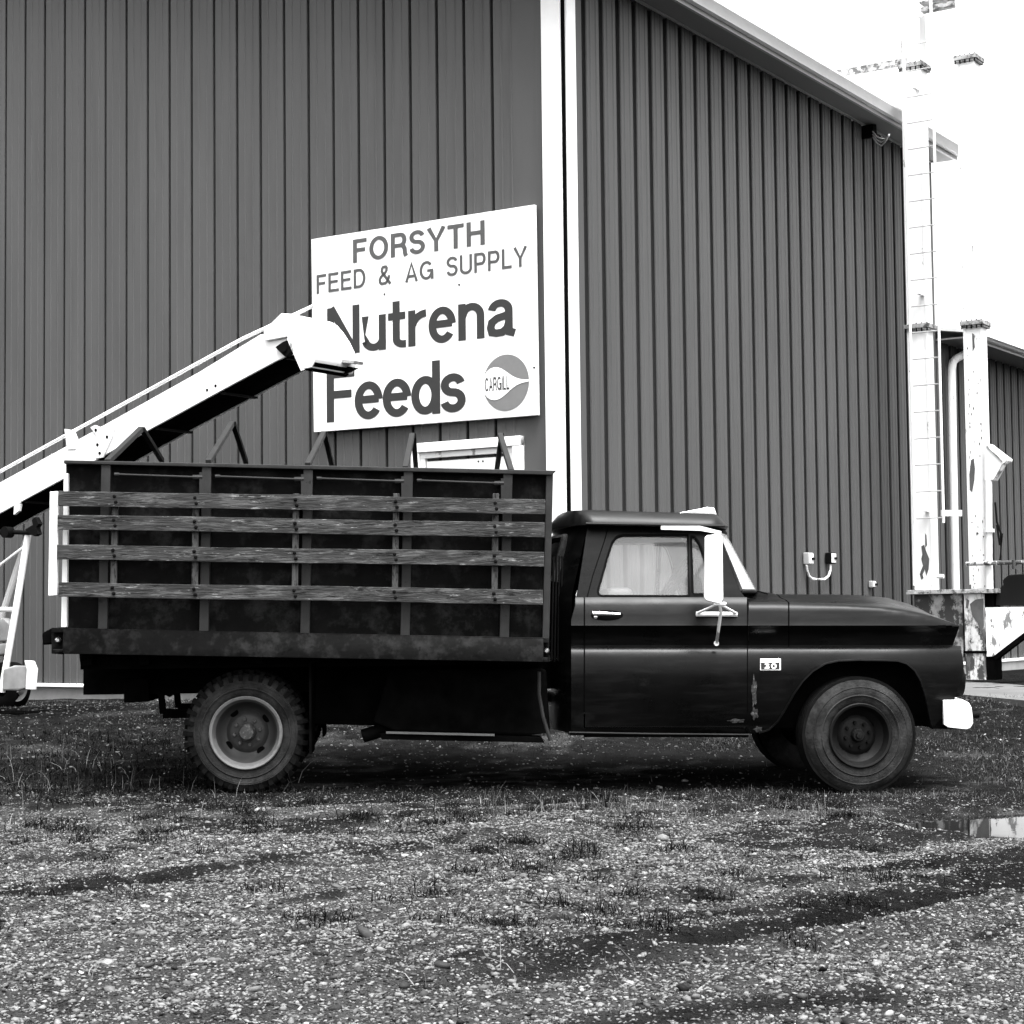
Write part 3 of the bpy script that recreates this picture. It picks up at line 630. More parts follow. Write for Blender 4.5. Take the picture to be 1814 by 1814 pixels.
# --- wheels
def wheel(name, cx, cz, yface, rad, wid, lug, dish, rimm, parent, side=-1, steer=0, rr=.245, dual=False):
    """tyre axis along y; the outer face is towards side*y"""
    hub = bpy.data.objects.new(name, None); link(hub, parent); hub.location = (cx, side * yface, cz)
    hub.rotation_euler = (0, 0, steer + (math.pi if side > 0 else 0))
    h = wid
    def tyre(y0):
        mb = MB(); R_ = rad - (.022 if lug else 0)
        prof = [(.03, rr - .01), (.008, rr + .005), (.0, rr + .03), (-.012, rr + .07), (-.014, rr + .10), (-.005, R_ - .045), (.012, R_ - .018), (.035, R_ - .004), (h / 2, R_ + .002), (h - .035, R_ - .004), (h - .012, R_ - .018), (h + .008, R_ - .06), (h, rr + .03), (h - .03, rr - .01)]
        mb.lathe([(a + y0, b) for a, b in prof], seg=96)
        # raised moulding rings on the sidewall
        for q, dr in ((rr + .055, .004), (R_ - .06, .004)):
            mb.lathe([(y0 - .011, q - dr * 1.5), (y0 - .0155, q), (y0 - .011, q + dr * 1.5)], seg=96)
        o = obj('tyre', mb, rubber, hub, smooth=45)
        tm = MB()
        if lug:
            n = 34
            for k in range(n):
                t0 = 2 * math.pi * k / n; 
                for s_, ph in ((0, 0), (1, .5)):
                    t = t0 + ph * 2 * math.pi / n; wdt = .030
                    yy = [(-.010, -.060), (-.006, -.010), (.022, .022), (h * .45, .023)] if s_ == 0 else [(h + .010, -.060), (h + .006, -.010), (h - .022, .022), (h * .55, .023)]
                    vs = []
                    for a, dr in yy:
                        for e_ in (-1, 1):
                            for rr_ in (R_ + dr, R_ + dr - .03):
                                tt = t + e_ * wdt / rad / 2
                                vs.append((rr_ * math.cos(tt), y0 + a, rr_ * math.sin(tt)))
                    fs = []
                    for i in range(3):
                        b_ = i * 4
                        fs += [(b_, b_ + 4, b_ + 6, b_ + 2), (b_, b_ + 1, b_ + 5, b_ + 4), (b_ + 2, b_ + 6, b_ + 7, b_ + 3)]
                    fs += [(0, 2, 3, 1), (12, 13, 15, 14)]
                    tm.add(vs, fs)
            obj('tread', tm, treadrub, hub, smooth=0)
        else:
            for a in np.linspace(.03, h - .03, 5):
                tm.lathe([(y0 + a - .010, R_ - .01), (y0 + a - .010, R_ + .008), (y0 + a + .010, R_ + .008), (y0 + a + .010, R_ - .01)], seg=96)
            obj('tread', tm, treadrub, hub, smooth=30)
    tyre(0)
    if dual: tyre(h + .05)
    d = dish
    # rim shell : edge bead, gutter, then the disc (dish > 0: sunk in)
    mb = MB().lathe([(.03, rr - .012), (-.006, rr + .006), (-.012, rr), (-.008, rr - .014), (.02, rr - .022), (.05, rr - .032)], seg=72)
    obj('rim', mb, rimlight if rimm is rimgrey else rimdark, hub, smooth=50)
    mb = MB()
    prof = [(.05, rr - .032), (d * .75, rr - .048), (d, rr - .075), (d + .004, .135), (d - .012, .115), (d - .02, .10), (d - .02, .03), (d - .02, 0)]
    mb.lathe(prof, seg=72)
    obj('disc', mb, rimm, hub, smooth=50)
    # hand holes: dark slots proud of the disc by 2 mm
    mb = MB()
    for k in range(4):
        t0 = k * math.pi / 2 + .62
        ring = []
        for j in range(16):
            a = 2 * math.pi * j / 16; r_ = rr - .083 + .019 * math.sin(a) * 1; tt = t0 + .20 * math.cos(a)
            ring.append((r_ * math.cos(tt), d - .0035, r_ * math.sin(tt)))
        mb.add(ring, [tuple(range(16))])
    obj('hand_hole', mb, darkhole, hub, smooth=0, fix=False)
    mb = MB()
    if rimm is rimgrey:
        mb.lathe([(d - .022, .06), (d - .05, .058), (d - .085, .05), (d - .095, .042), (d - .095, 0)], seg=32)
    else:
        mb.lathe([(d - .022, .045), (d - .05, .043), (d - .06, .036), (d - .06, .022), (d - .075, .02), (d - .078, 0)], seg=32)
    obj('hub', mb, hubmetal if rimm is rimgrey else rimdark, hub, smooth=40)
    mb = MB()
    for k in range(8):
        t = k * math.pi / 4 + .2; r_ = .083
        mb.lathe([(d - .02, .013), (d - .042, .011), (d - .042, 0)], (r_ * math.cos(t), 0, r_ * math.sin(t)), 6)
    obj('lug_nut', mb, hubmetal if rimm is rimgrey else black_steel, hub, smooth=20)
    return hub
for sgn in (-1, 1):
    wheel('rear_wheel', rw.x, rw.z, 1.02, .400, .19, True, .135, rimgrey, truck, sgn, 0, .228, True)
    wheel('front_wheel', fw.x, fw.z, .97, .374, .20, False, .085, rimdark, truck, sgn, R(4) * 1, .205)

# --- cab and front sheet metal
def lin(tab, v):
    for (a, p), (b, q_) in zip(tab, tab[1:]):
        if v <= b: return p + (q_ - p) * max(0, (v - a)) / (b - a)
    return tab[-1][1]
# side section: photo row (at the door) -> outward half width
SEC = [(1040, .862), (1056, .880), (1063, .905), (1072, .925), (1090, .945), (1104, .960), (1108, .966), (1111, .958), (1118, .925), (1130, .905), (1143, .898), (1146, .915), (1149, .930), (1155, .946), (1165, .960), (1180, .970), (1200, .972), (1230, .966), (1260, .950), (1290, .926), (1300, .915), (1306, .900)]
ROWS = [r for r, _ in SEC]
def sidept(px, py, extra=0, rowshift=0, tp=1.):
    y = -lin(SEC, py + rowshift) - extra; y *= tp
    return T(px, py, y)
def skin(mb, xs, top, low, tp=lambda x: 1., extra=0., rows=None):
    P = []
    rows = rows or sorted(set(ROWS + [1125, 1137, 1165, 1200, 1230, 1245, 1275]))
    for x in xs:
        t_, l_ = top(x), low(x); col = []
        for r in rows:
            rr_ = min(max(r, t_), l_); col.append(sidept(x, rr_, extra, 0, tp(x)))
        P.append(col)
    return mb.grid(P)
frange = lambda a, b, n: [a + (b - a) * i / n for i in range(n + 1)]
# front taper of the half width
def taper(x): return 1. if x < 1560 else 1 - .075 * ((x - 1560) / 140) ** 2.2
def gh(py): return .855 - .13 * (1050 - py) / 120      # greenhouse half width at a photo row
G = lambda px, py: T(px, py, -gh(py))
# cab lower body behind/below door and rocker
cab_mb = MB()
skin(cab_mb, frange(1012, 1034, 3), lambda x: 1098 if x < 1015 else 1058, lambda x: 1300)
skin(cab_mb, frange(1034, 1326, 4), lambda x: 1289, lambda x: 1306)
# cowl side between door and front fender line, above the crease
skin(cab_mb, frange(1321, 1326, 1), lambda x: 1090, lambda x: 1300)
cowl = MB(); 
# greenhouse side: outline with window openings, in photo coordinates
outer = [(1015, 1100), (1022, 1056), (1030, 1005), (1041, 931), (1150, 932), (1262, 936), (1277, 962), (1292, 1000), (1310, 1045), (1318, 1056), (1323, 1075), (1325, 1095), (1325, 1100)]
win = [(1091, 952), (1098, 949), (1105, 947.5), (1219, 947.5), (1220.5, 1056), (1066, 1056), (1060.5, 1053), (1059, 1047), (1064, 1030), (1075, 990), (1084, 962)]
vent = [(1224, 950), (1230, 951.5), (1236, 958), (1243, 972), (1250, 992), (1259, 1018), (1269, 1043), (1271, 1049), (1267, 1053), (1230, 1053), (1227, 1049)]
gm = MB(); gm.holed([G(*p) for p in outer], [[G(*p) for p in win], [G(*p) for p in vent]], (0, .035, 0))
n0 = len(gm.v)
cab_mb.add(gm.v, gm.f)
# back of the cab: bulging panel
def backx(y, px_near_fn, z): pass
zb_lo, zb_hi = sidept(1010, 1300).z, G(1041, 931).z
P = []
for i in range(13):
    t = i / 12; row = []
    py = lp(1298, 931, t)
    px = 1012 if py > 1110 else (lp(1014, 1012, (py - 1056) / 54) if py > 1056 else lp(1041, 1013, (py - 931) / 125))
    hw_ = lin(SEC, py) if py > 1056 else gh(py)
    p = T(px, py, -hw_)
    for j in range(25):
        v = -1 + 2 * j / 24
        bul = (.16 if py < 1056 else .10) * (1 - abs(v) ** 3.2)
        row.append((p.x - bul, v * hw_, p.z))
    P.append(row)
half_ = MB(); half_.add(cab_mb.v, cab_mb.f); half_.mirror_y()
half_.grid(P)
# floor and firewall
fx0, fx1 = sidept(1010, 1295).x, sidept(1322, 1295).x
half_.box(fx0, fx1, -.9, .9, sidept(1100, 1302).z, sidept(1100, 1302).z + .02)
cab = obj('cab', half_, paint, truck, smooth=40)
# back window with rubber frame, standing proud of the bulged panel
bw0, bw1 = T(1000, 1038, -.45), T(1000, 942, -.45)
def backpt(py, v, off):
    px = lp(1041, 1013, (py - 931) / 125); hw_ = gh(py); p = T(px, py, -hw_)
    return Vector((p.x - .16 * (1 - abs(v) ** 3.2) - off, v * hw_, p.z))
def ring(v0, v1, y0, y1, off):
    pts = []
    for a, b in ((v0, y1), (v0, y0), (v1, y0), (v1, y1)): pts.append((a, b))
    out_ = []
    for i in range(4):
        a, b = pts[i], pts[(i + 1) % 4]
        for k in range(6): out_.append(backpt(lp(a[1], b[1], k / 6), lp(a[0], b[0], k / 6), off))
    return out_
rg = ring(-.72, .72, 950, 1030, .012); rg.append(rg[0])
obj('rear_window_frame', MB().tube(rg, .028, 8, cap=False), rubber, cab)
mb = MB(); mb.grid([[backpt(lp(953, 1027, i / 4), lp(-.70, .70, j / 16), .014) for j in range(17)] for i in range(5)])
obj('rear_window_glass', mb, wsglass, cab)
# door
for sgn in (-1, 1):
    dm = MB()
    skin(dm, frange(1036.5, 1323, 6), lambda x: 1058, lambda x: 1287, extra=.004)
    n = len(dm.v)
    if sgn > 0: dm.v = [(x, -y, z) for x, y, z in dm.v]
    dr = obj('door', dm, paint, truck, smooth=40)
    # shut lines
    sl = MB(); sl.tube([sidept(1035.3, r, .003) for r in ROWS if 1057 < r < 1290], .0035, 6); sl.tube([sidept(1324.2, r, .003) for r in ROWS if 1057 < r < 1290], .0035, 6)
    sl.tube([sidept(x, 1288, .004) for x in (1036, 1100, 1200, 1324)], .0035, 6); sl.tube([G(1078 - .0, 932) + Vector((0, -.002, 0)), G(1070, 960) + Vector((0, -.002, 0)), G(1050, 1020) + Vector((0, -.002, 0)), G(1042, 1050) + Vector((0, -.004, 0)), sidept(1036, 1075, .002)], .003, 6)
    if sgn > 0: sl.v = [(x, -y, z) for x, y, z in sl.v]
    obj('shut_line', sl, darkhole, dr)
    # window glass
    g1 = MB(); g1.add([G(x_, y_) + Vector((0, .018, 0)) for x_, y_ in win], [tuple(range(len(win)))])
    g2 = MB(); g2.add([G(x_, y_) + Vector((0, .018, 0)) for x_, y_ in vent], [tuple(range(len(vent)))])
    for g_, nm in ((g1, 'window_glass'), (g2, 'vent_glass')):
        if sgn > 0: g_.v = [(x, -y, z) for x, y, z in g_.v]
        obj(nm, g_, winglass, dr, smooth=0)
    wf = MB(); pts = [G(*p) + Vector((0, .004, 0)) for p in win]; pts.append(pts[0]); wf.tube(pts, .009, 6, cap=False)
    pts = [G(*p) + Vector((0, .004, 0)) for p in vent]; pts.append(pts[0]); wf.tube(pts, .009, 6, cap=False)
    if sgn > 0: wf.v = [(x, -y, z) for x, y, z in wf.v]
    obj('window_seal', wf, treadrub, dr)
    # handle
    hm = MB(); a = sidept(1051, 1086.5, .03); b = sidept(1099, 1088, .03)
    hm.tube([sidept(1053, 1087, .0), a + Vector((.0, 0, .0)), (a + b) / 2 + Vector((0, -.006, 0)), b], [.012, .014, .011, .007], 10)
    hm.lathe([(0, .012), (-.012, .012), (-.016, 0)], tuple(sidept(1055, 1093, 0)), 12)
    if sgn > 0: hm.v = [(x, -y, z) for x, y, z in hm.v]
    obj('door_handle', hm, chrome, dr)
    hm = MB(); c_ = sidept(1075, 1090, -.002)
    hm.add([c_ + Vector((.105 * math.cos(2 * math.pi * k / 24), -.003 - .016 * math.sin(2 * math.pi * k / 24) * -.0, .034 * math.sin(2 * math.pi * k / 24))) for k in range(24)], [tuple(range(24))])
    hm.v = [(x, -lin(SEC, 1090 - (z - c_.z) * 272) - .0065, z) for x, y, z in hm.v]
    if sgn > 0: hm.v = [(x, -y, z) for x, y, z in hm.v]
    obj('handle_recess', hm, darkhole, dr, smooth=0, fix=False)
# rocker highlight strip
mb = MB().tube([sidept(1008, 1297.5, .006), sidept(1150, 1300, .004), sidept(1326, 1301.5, .004)], .007, 8).mirror_y()
obj('rocker_moulding', mb, roofpaint, truck)

# roof
zr = lambda px: T(px, lp(928, 934, (px - 1041) / 240), -.80).z
P = []; Pb = []
nu, nv = 40, 32
xr0, xr1 = T(1012, 925, -.2).x - .03, T(1287, 930, -.78).x + .02
ztop_ = T(1110, 907.5, -.45).z; zbot = T(1150, 929, -.80).z; zbot2 = T(1283, 933.5, -.80).z; zbot0 = T(1041, 928, -.80).z
def roof_outline(u):   # u along 0..1 -> half width
    return .80 * (1 - .10 * max(0, (u - .88) / .12) ** 2 - .22 * max(0, (.12 - u) / .12) ** 2)
for i in range(nu + 1):
    u = i / nu; r_, rb = [], []
    xx = lp(xr0, xr1, u); zb_ = lp(zbot0 - .0, zbot2, u)
    zt_ = lp(ztop_, T(1262, 916, -.45).z, max(0, (u - .15) / .85)) if u > .15 else ztop_
    hgt = (zt_ - zb_) * min(1, (1 - u + .004) / .085) ** .8 * min(1, (u + .01) / .06) ** .8
    hw_ = roof_outline(u)
    for j in range(nv + 1):
        v = -1 + 2 * j / nv
        xb_ = xx + (.05 * (1 - v * v) if u > .5 else -.10 * (1 - abs(v) ** 3) * (1 - u / .5))
        r_.append((xb_, v * hw_, zb_ + .010 + hgt * min(1, (1 - abs(v)) / .13) ** .75 * (.93 + .07 * (1 - v * v))))
        rb.append((xb_, v * hw_, zb_ - .004))
    P.append(r_); Pb.append(rb)
mb = MB(); mb.grid(P); mb.grid([r_[::-1] for r_ in Pb])
mb.grid([P[0], Pb[0]]); mb.grid([Pb[-1], P[-1]]); mb.grid([[r_[0] for r_ in Pb], [r_[0] for r_ in P]]); mb.grid([[r_[-1] for r_ in P], [r_[-1] for r_ in Pb]])
roof = obj('cab_roof', mb, roofpaint, truck, smooth=50)
pts = [T(1038, 927.5, -.83), T(1150, 929, -.83), T(1240, 931, -.83), T(1284, 932, -.80)]
obj('drip_rail', MB().tube(pts, .010, 8).mirror_y(), roofpaint, roof)
mb = MB().box(T(1079, 915, -.80).x, T(1085, 915, -.80).x, -.802, -.79, zbot0 + .02, ztop_ - .02)
# vent/lamp on the roof
lampm = MB(); lampm.prism([T(1196, 909.5, -.3), T(1240, 901, -.3), T(1252, 898, -.3), T(1266, 899.5, -.3), T(1270, 912, -.3), T(1268, 915, -.3)], (0, .22, 0))
obj('roof_marker_lamp', lampm, chrome, roof, bevel=.012)
# windshield
P = []
for i in range(9):
    t = i / 8; row = []
    py = lp(940, 1047, t); px = lp(1268, 1313, t ** .95); hy = gh(py) - .015
    p = T(px, py, -hy)
    for j in range(21):
        v = -1 + 2 * j / 20
        row.append((p.x + lp(.15, .22, t) * (1 - abs(v) ** 2.6), v * hy, p.z))
    P.append(row)
mb = MB().grid(P); obj('windshield', mb, wsglass, cab, smooth=60)
mb = MB().tube(P[-1], .014, 8).tube([r_[0] for r_ in P], .014, 8).tube([r_[-1] for r_ in P], .014, 8).tube(P[0], .014, 8)
obj('windshield_seal', mb, rubber, cab)

# front fenders (side) with wheel arch
arch = [(1326, 1300), (1345, 1298.5), (1362, 1293), (1378, 1278), (1392, 1255), (1406, 1230), (1422, 1207), (1440, 1189), (1462, 1176), (1485, 1171), (1520, 1169.5), (1560, 1170), (1590, 1171), (1606, 1176), (1620, 1188), (1630, 1205), (1638, 1228), (1643, 1250), (1645, 1262), (1652, 1291), (1700, 1292), (1712, 1240)]
low = lambda x: lin(arch, x)
front_top = lambda x: 1146
xs = sorted(set([a for a, _ in arch if a <= 1700] + frange(1326, 1700, 26) + [1398, 1414, 1431, 1451, 1613, 1625, 1634, 1641, 1645, 1646, 1708]))
fender = []
noseback = lambda x, r: x
for sgn in (-1, 1):
    fm = MB()
    P = []
    rows = [1144, 1146, 1149, 1153, 1160, 1170, 1180, 1195, 1210, 1225, 1240, 1260, 1275, 1290, 1300]
    for x in xs:
        l_ = low(x); col = []
        for k, r in enumerate(rows):
            # headlamp brow: the leading edge leans back towards the bumper
            lim = lp(1702, 1708, min(1, (r - 1144) / 40)) if r < 1190 else lp(1708, 1672, min(1, (r - 1190) / 100))
            col.append(sidept(min(x, lim), min(r, l_), 0, 0, taper(min(x, lim))))
        P.append(col)
    fm.grid(P)
    if sgn > 0: fm.v = [(x, -y, z) for x, y, z in fm.v]
    fo = obj('front_fender', fm, paint, truck, smooth=40)
    lip = MB().tube([sidept(x, y, .002, 0, taper(x)) for x, y in arch[1:20]], .008, 6)
    lip.grid([[sidept(x, y, 0, 0, taper(x)) for x, y in arch[1:20]], [sidept(x, y, 0, 0, taper(x)) + Vector((0, .07, 0)) for x, y in arch[1:20]]])
    if sgn > 0: lip.v = [(x, -y, z) for x, y, z in lip.v]
    obj('arch_lip', lip, paint, fo)
    # rust patch and badge
    rm = MB()
    for (cx_, cy_, ax_, ay_) in ((1336, 1225, 4.5, 26), (1337, 1264, 6, 10), (1343, 1292, 7, 5), (1305, 1277, 14, 3.5)):
        rgp = []
        for k in range(18):
            a = 2 * math.pi * k / 18; q_ = 1 + .25 * math.sin(5 * a + cx_); x_, y_ = cx_ + ax_ * q_ * math.cos(a), cy_ + ay_ * q_ * math.sin(a)
            rgp.append(sidept(x_, y_, .0065))
        ce = sidept(cx_, cy_, .0085)
        rm.add([ce] + rgp, [(0, 1 + k, 1 + (k + 1) % 18) for k in range(18)])
    if sgn < 0: obj('rust_scab', rm, paint_rust, fo, smooth=0)
    bm_ = MB(); bm_.prism([sidept(1346, 1167, .006) , sidept(1383, 1167, .006), sidept(1383, 1187.5, .006), sidept(1346, 1187.5, .006)], (0, -.010, 0))
    if sgn > 0: bm_.v = [(x, -y, z) for x, y, z in bm_.v]
    obj('badge', bm_, chrome, fo, bevel=.002)
    if sgn < 0:
        a, b = sidept(1348.5, 1186.3, .0185), sidept(1380.5, 1173.5, .0185)
        obj('badge_plate', MB().box(a.x, b.x, a.y - .0005, a.y + .006, a.z, b.z), ink_dark, fo)
        a, b = sidept(1353.5, 1185, .0200), sidept(1375.5, 1174.8, .0200)
        lettering('badge_number', '30', a.x, b.x, a.z, b.z, a.y, white, fo, .2, .22)
# inner wheel well so the arch is dark
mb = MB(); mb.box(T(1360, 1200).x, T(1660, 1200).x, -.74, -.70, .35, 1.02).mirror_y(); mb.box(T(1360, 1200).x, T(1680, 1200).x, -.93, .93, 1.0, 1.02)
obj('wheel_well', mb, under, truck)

# hood with its side crease
HT = [(1326, 1052), (1345, 1049), (1390, 1049), (1395, 1052), (1420, 1052.5), (1500, 1052.5), (1560, 1054), (1600, 1058), (1640, 1069), (1670, 1083), (1690, 1098), (1699, 1107)]
SH = [(1326, 1068), (1390, 1068), (1500, 1072), (1560, 1076), (1600, 1081), (1640, 1089), (1670, 1098), (1690, 1104), (1699, 1108)]
def hood_section(x, lastfold=False):
    """half section from the undercut up over the crease to the centre line"""
    tp = taper(x) if x > 1560 else 1.; pts = []
    back = 0 if x < 1690 else 0
    for r in (1146, 1143, 1136, 1128, 1118, 1112.5, 1109.5, 1108, 1105, 1100, 1092, 1084, 1078):
        sh_ = lin(SH, x)
        if r < sh_ + 1.0: continue
        pts.append(sidept(x - (0 if r <= 1112 else .9 * max(0, (x - 1640) / 60) * (r - 1112) * .4), r, 0, 0, tp))
    s0 = sidept(x, lin(SH, x), -.012, 0, tp); pts.append(s0)
    htop = T(x, lin(HT, x), -.42); X0 = pts[-1].x
    hs = abs(s0.y)
    for v, k in ((.97, .12), (.93, .22), (.86, .36), (.76, .50), (.68, .62), (.60, .90), (.54, .97), (.42, 1.0), (.28, 1.02), (.14, 1.03), (0, 1.035)):
        pts.append(Vector((X0, -hs * v, s0.z + (htop.z - s0.z) * k)))
    return pts
def half_to_full(sec): return [tuple(p) for p in sec] + [(p[0], -p[1], p[2]) for p in sec[::-1][1:]]
def hood_mesh(xa):
    n = None; P = []
    for x in xa:
        sc = half_to_full(hood_section(x))
        # resample along arc so that every section has equally many points
        sc = [Vector(p) for p in sc]; d = [0]
        for a, b in zip(sc, sc[1:]): d.append(d[-1] + (b - a).length)
        P.append(sc)
    mx_ = max(len(p) for p in P); Q = []
    for sc in P:
        while len(sc) < mx_:
            # pad by repeating the shoulder point on both sides
            k = len(sc) - 1
            h_ = (len(sc) - 1) // 2
            i = h_ - 11
            sc = sc[:i + 1] + [sc[i]] + sc[i + 1:]; j = len(sc) - 1 - i
            sc = sc[:j] + [sc[j]] + sc[j:]
        Q.append(sc)
    return MB().grid(Q)
cw = hood_mesh(frange(1326.5, 1396, 6)); obj('cowl', cw, paint, truck, smooth=40)
hd = hood_mesh(frange(1398.5, 1560, 8) + frange(1575, 1699, 10))
hood = obj('hood', hd, paint, truck, smooth=40)
sl = MB().tube([p for p in hood_section(1397.2)[:14]], .003, 6); obj('shut_line', sl, darkhole, hood)
# wiper
mb = MB().tube([T(1330, 1044, -.5), T(1341, 1047, -.55), T(1360, 1052, -.6)], .006, 6); obj('wiper', mb, black_steel, cab)
# nose : grille, lamps, bumper
nx = T(1694, 1125, -.85).x
gz0, gz1 = T(1694, 1235, -.85).z, T(1694, 1148, -.85).z
mb = MB().box(nx - .06, nx - .04, -.82, .82, gz0, gz1 + .14)
for i in range(5): mb.box(nx - .04, nx - .005, -.62, .62, lp(gz0, gz1, (i + .5) / 5.5), lp(gz0, gz1, (i + .5) / 5.5) + .02)
mb.box(nx - .07, nx - .03, -.84, .84, .42, gz0 + .02)
gr_ = obj('grille', mb, black_steel, truck, bevel=.004)
mb = MB().prism([T(1658, 1291, -.9), T(1700, 1292, -.9), T(1702, 1240, -.9), T(1650, 1240, -.9)], (0, 1.8, 0)); obj('front_valance', mb, under, truck)
for sgn in (-1, 1):
    c_ = T(1700, 1205, -.78)
    mb = MB().lathe([(-.12, .0), (-.12, .10), (-.02, .112), (.045, .112), (.052, .10), (.03, .095)], (c_.x - .03, sgn * .74, c_.z), 32, 'x')
    hl = obj('headlight', mb, black_steel, truck)
    mb = MB().lathe([(.03, .095), (.05, .07), (.06, .04), (.063, 0)], (c_.x - .03, sgn * .74, c_.z), 32, 'x'); obj('lens', mb, lensglass, hl)
bp = [(1671, 1241), (1708, 1241), (1716, 1245), (1721, 1253), (1723, 1268), (1724, 1281), (1719, 1290), (1712, 1292.5), (1680, 1289), (1672, 1284)]
mb = MB(); q_ = [T(a, b, -1.0) for a, b in bp]
P = []
for v in [-1, -.97, -.9, -.75, -.5, -.25, 0, .25, .5, .75, .9, .97, 1]:
    sc_ = 1 - .0 * abs(v); xo = .10 * (1 - abs(v) ** 2.5)
    P.append([(p.x + (xo if k in range(1, 9) else xo), v * 1.0, p.z) for k, p in enumerate(q_)] )
# the wrap-round bumper: an outer shell from end to end
for r_ in P: r_.append(r_[0])
mb.grid(P); mb.add(P[0][:-1], [tuple(range(len(q_)))]); mb.add(P[-1][:-1], [tuple(range(len(q_)))[::-1]])
obj('front_bumper', mb, white, truck, smooth=40, bevel=.006)['label'] = 'bright white front bumper'
mb = MB(); c_ = T(1724, 1266, -.95); mb.tube([c_, c_ + Vector((.035, 0, 0))], .022, 12); obj('bumper_bolt', mb, black_steel, truck)
# mirror
mir = obj('wing_mirror', MB().prism([T(a, b, -1.22) for a, b in ((1249, 952), (1254, 948), (1275, 946), (1280, 951), (1281.5, 1060), (1278, 1067), (1270, 1069), (1252, 1064), (1248, 1058))], (0, .03, 0)), white, truck, bevel=.006)
mir['label'] = 'tall white wing mirror on the near side door'
mb = MB().prism([T(1171, 931.5, -.90), T(1240, 931.5, -.90), T(1278, 941, -.98), T(1278, 947, -.98), T(1240, 940, -.90), T(1171, 938, -.90)], (0, .012, 0)); mb.bar(T(1275, 944, -.98), T(1268, 946, -1.22), .015, .02)
obj('upper_bracket', mb, offwhite, mir)
mb = MB().bar(sidept(1233, 1087.5, .02), sidept(1306, 1088, .02), .03, .012, (0, 1, 0)); mb.bar(sidept(1233, 1087.5, .02), sidept(1306, 1088, .02), .012, .03, (0, 1, 0))
mb.tube([sidept(1236, 1086, .03), T(1270, 1071, -1.18)], .009, 8).tube([sidept(1303, 1086, .03), T(1276, 1071, -1.18)], .009, 8).tube([T(1264, 1070, -1.2), T(1286, 1070, -1.2)], .012, 8)
mb.tube([T(1275, 1070, -1.20), T(1277, 1085, -1.16), T(1269, 1141, -.98)], .010, 8).lathe([(-.01, .0), (-.01, .016), (.01, .016), (.01, 0)], tuple(T(1269, 1140, -.985)), 12)
obj('lower_bracket', mb, offwhite, mir)
# cab interior
sx0, sx1 = T(1030, 1060, 0).x, T(1150, 1060, 0).x
belt = T(1150, 1056, -.85).z
mb = MB().box(sx0 + .1, sx0 + .28, -.72, .72, belt - .45, belt + .06); mb.box(sx0 + .1, sx1 + .2, -.72, .72, belt - .5, belt - .32)
obj('seat', mb, seatm, cab, bevel=.04)
mb = MB(); cx_ = T(1196, 1030, .35); n_ = 40
ringp = []
for k in range(n_ + 1):
    a = 2 * math.pi * k / n_; ringp.append(Vector((cx_.x + .12 * math.sin(a) , .38 + .2 * math.cos(a), cx_.z + .18 * math.sin(a))))
mb.tube(ringp, .024, 8, cap=False).tube([(cx_.x, .38, cx_.z), (cx_.x + .3, .38, cx_.z - .2)], .02, 8).tube([(cx_.x, .2, cx_.z), (cx_.x, .56, cx_.z)], .011, 6)
obj('steering_wheel', mb, black_steel, cab)
mb = MB().box(T(1262, 1060, 0).x, T(1310, 1060, 0).x, -.75, .75, belt - .3, belt - .02); obj('dashboard', mb, interior, cab, bevel=.03)
mb = MB().bar(T(1232, 975, 0), T(1248, 968, 0), .02, .01); mb.box(T(1228, 985, 0).x, T(1236, 985, 0).x, -.12, .12, T(1228, 990, 0).z, T(1228, 972, 0).z); obj('rear_view_mirror', mb, black_steel, cab, bevel=.004)
# front cab extras: stack between cab and box
mb = MB()
for k in range(4): mb.tube([T(981 + 5 * k, 985, -.7), T(977 + 5.5 * k, 1170, -.7)], .007, 6)
obj('bulkhead_rods', mb, black_steel, truck)

# ------------------------------------------------------------------ conveyor
cnv = thing('grain_conveyor', 'long white inclined conveyor reaching over the truck box from the left with a hooded spout', 'conveyor', CNV)
WD = .44
side_px = [(-420, 1094), (0, 854.6), (113, 793), (353, 658.8), (458, 593.5), (466, 585), (497.5, 555), (530, 560), (545, 600), (536, 645), (508, 596), (504, 632), (488, 640), (420, 676.5), (261, 763), (113, 847.5), (0, 909), (-420, 1149)]
main = [(-420, 1094), (0, 854.6), (113, 793), (353, 658.8), (462, 592), (506, 590), (510, 630), (488, 640), (420, 676.5), (261, 763), (113, 847.5), (0, 909), (-420, 1142)]
mb = MB().prism([CV(a, b) for a, b in main], (0, .02, 0))
P2 = [tuple(CV(a, b) + Vector((0, WD, 0))) for a, b in main]; mb.prism([Vector(p) for p in P2], (0, .02, 0))
trough = obj('trough', mb, conveyor_white, cnv, bevel=.003)
a, b = CV(-420, 1135), CV(506, 624)
tp_ = [CV(a_, b_) for a_, b_ in main[:5]]
mb = MB().grid([[p + Vector((0, .02, -.02)) for p in tp_], [p + Vector((0, WD, -.02)) for p in tp_]]); obj('top_cover', mb, conveyor_white, cnv, solid=.004)
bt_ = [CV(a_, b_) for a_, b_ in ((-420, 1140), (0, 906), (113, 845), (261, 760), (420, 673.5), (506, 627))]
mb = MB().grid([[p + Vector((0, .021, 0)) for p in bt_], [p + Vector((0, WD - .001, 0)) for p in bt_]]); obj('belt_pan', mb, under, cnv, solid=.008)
mb = MB()
for k in range(9):
    t = k / 8; p = bt_[0].lerp(bt_[-1], t); pz = None
    px = lp(-420, 506, t); pz = CV(px, lin([(-420, 1142), (0, 908), (113, 847), (261, 762), (420, 675), (506, 629)], px))
    mb.box(pz.x - .02, pz.x + .02, .021, WD, pz.z - .03, pz.z - .012)
obj('cross_bar', mb, black_steel, cnv)
mb = MB()
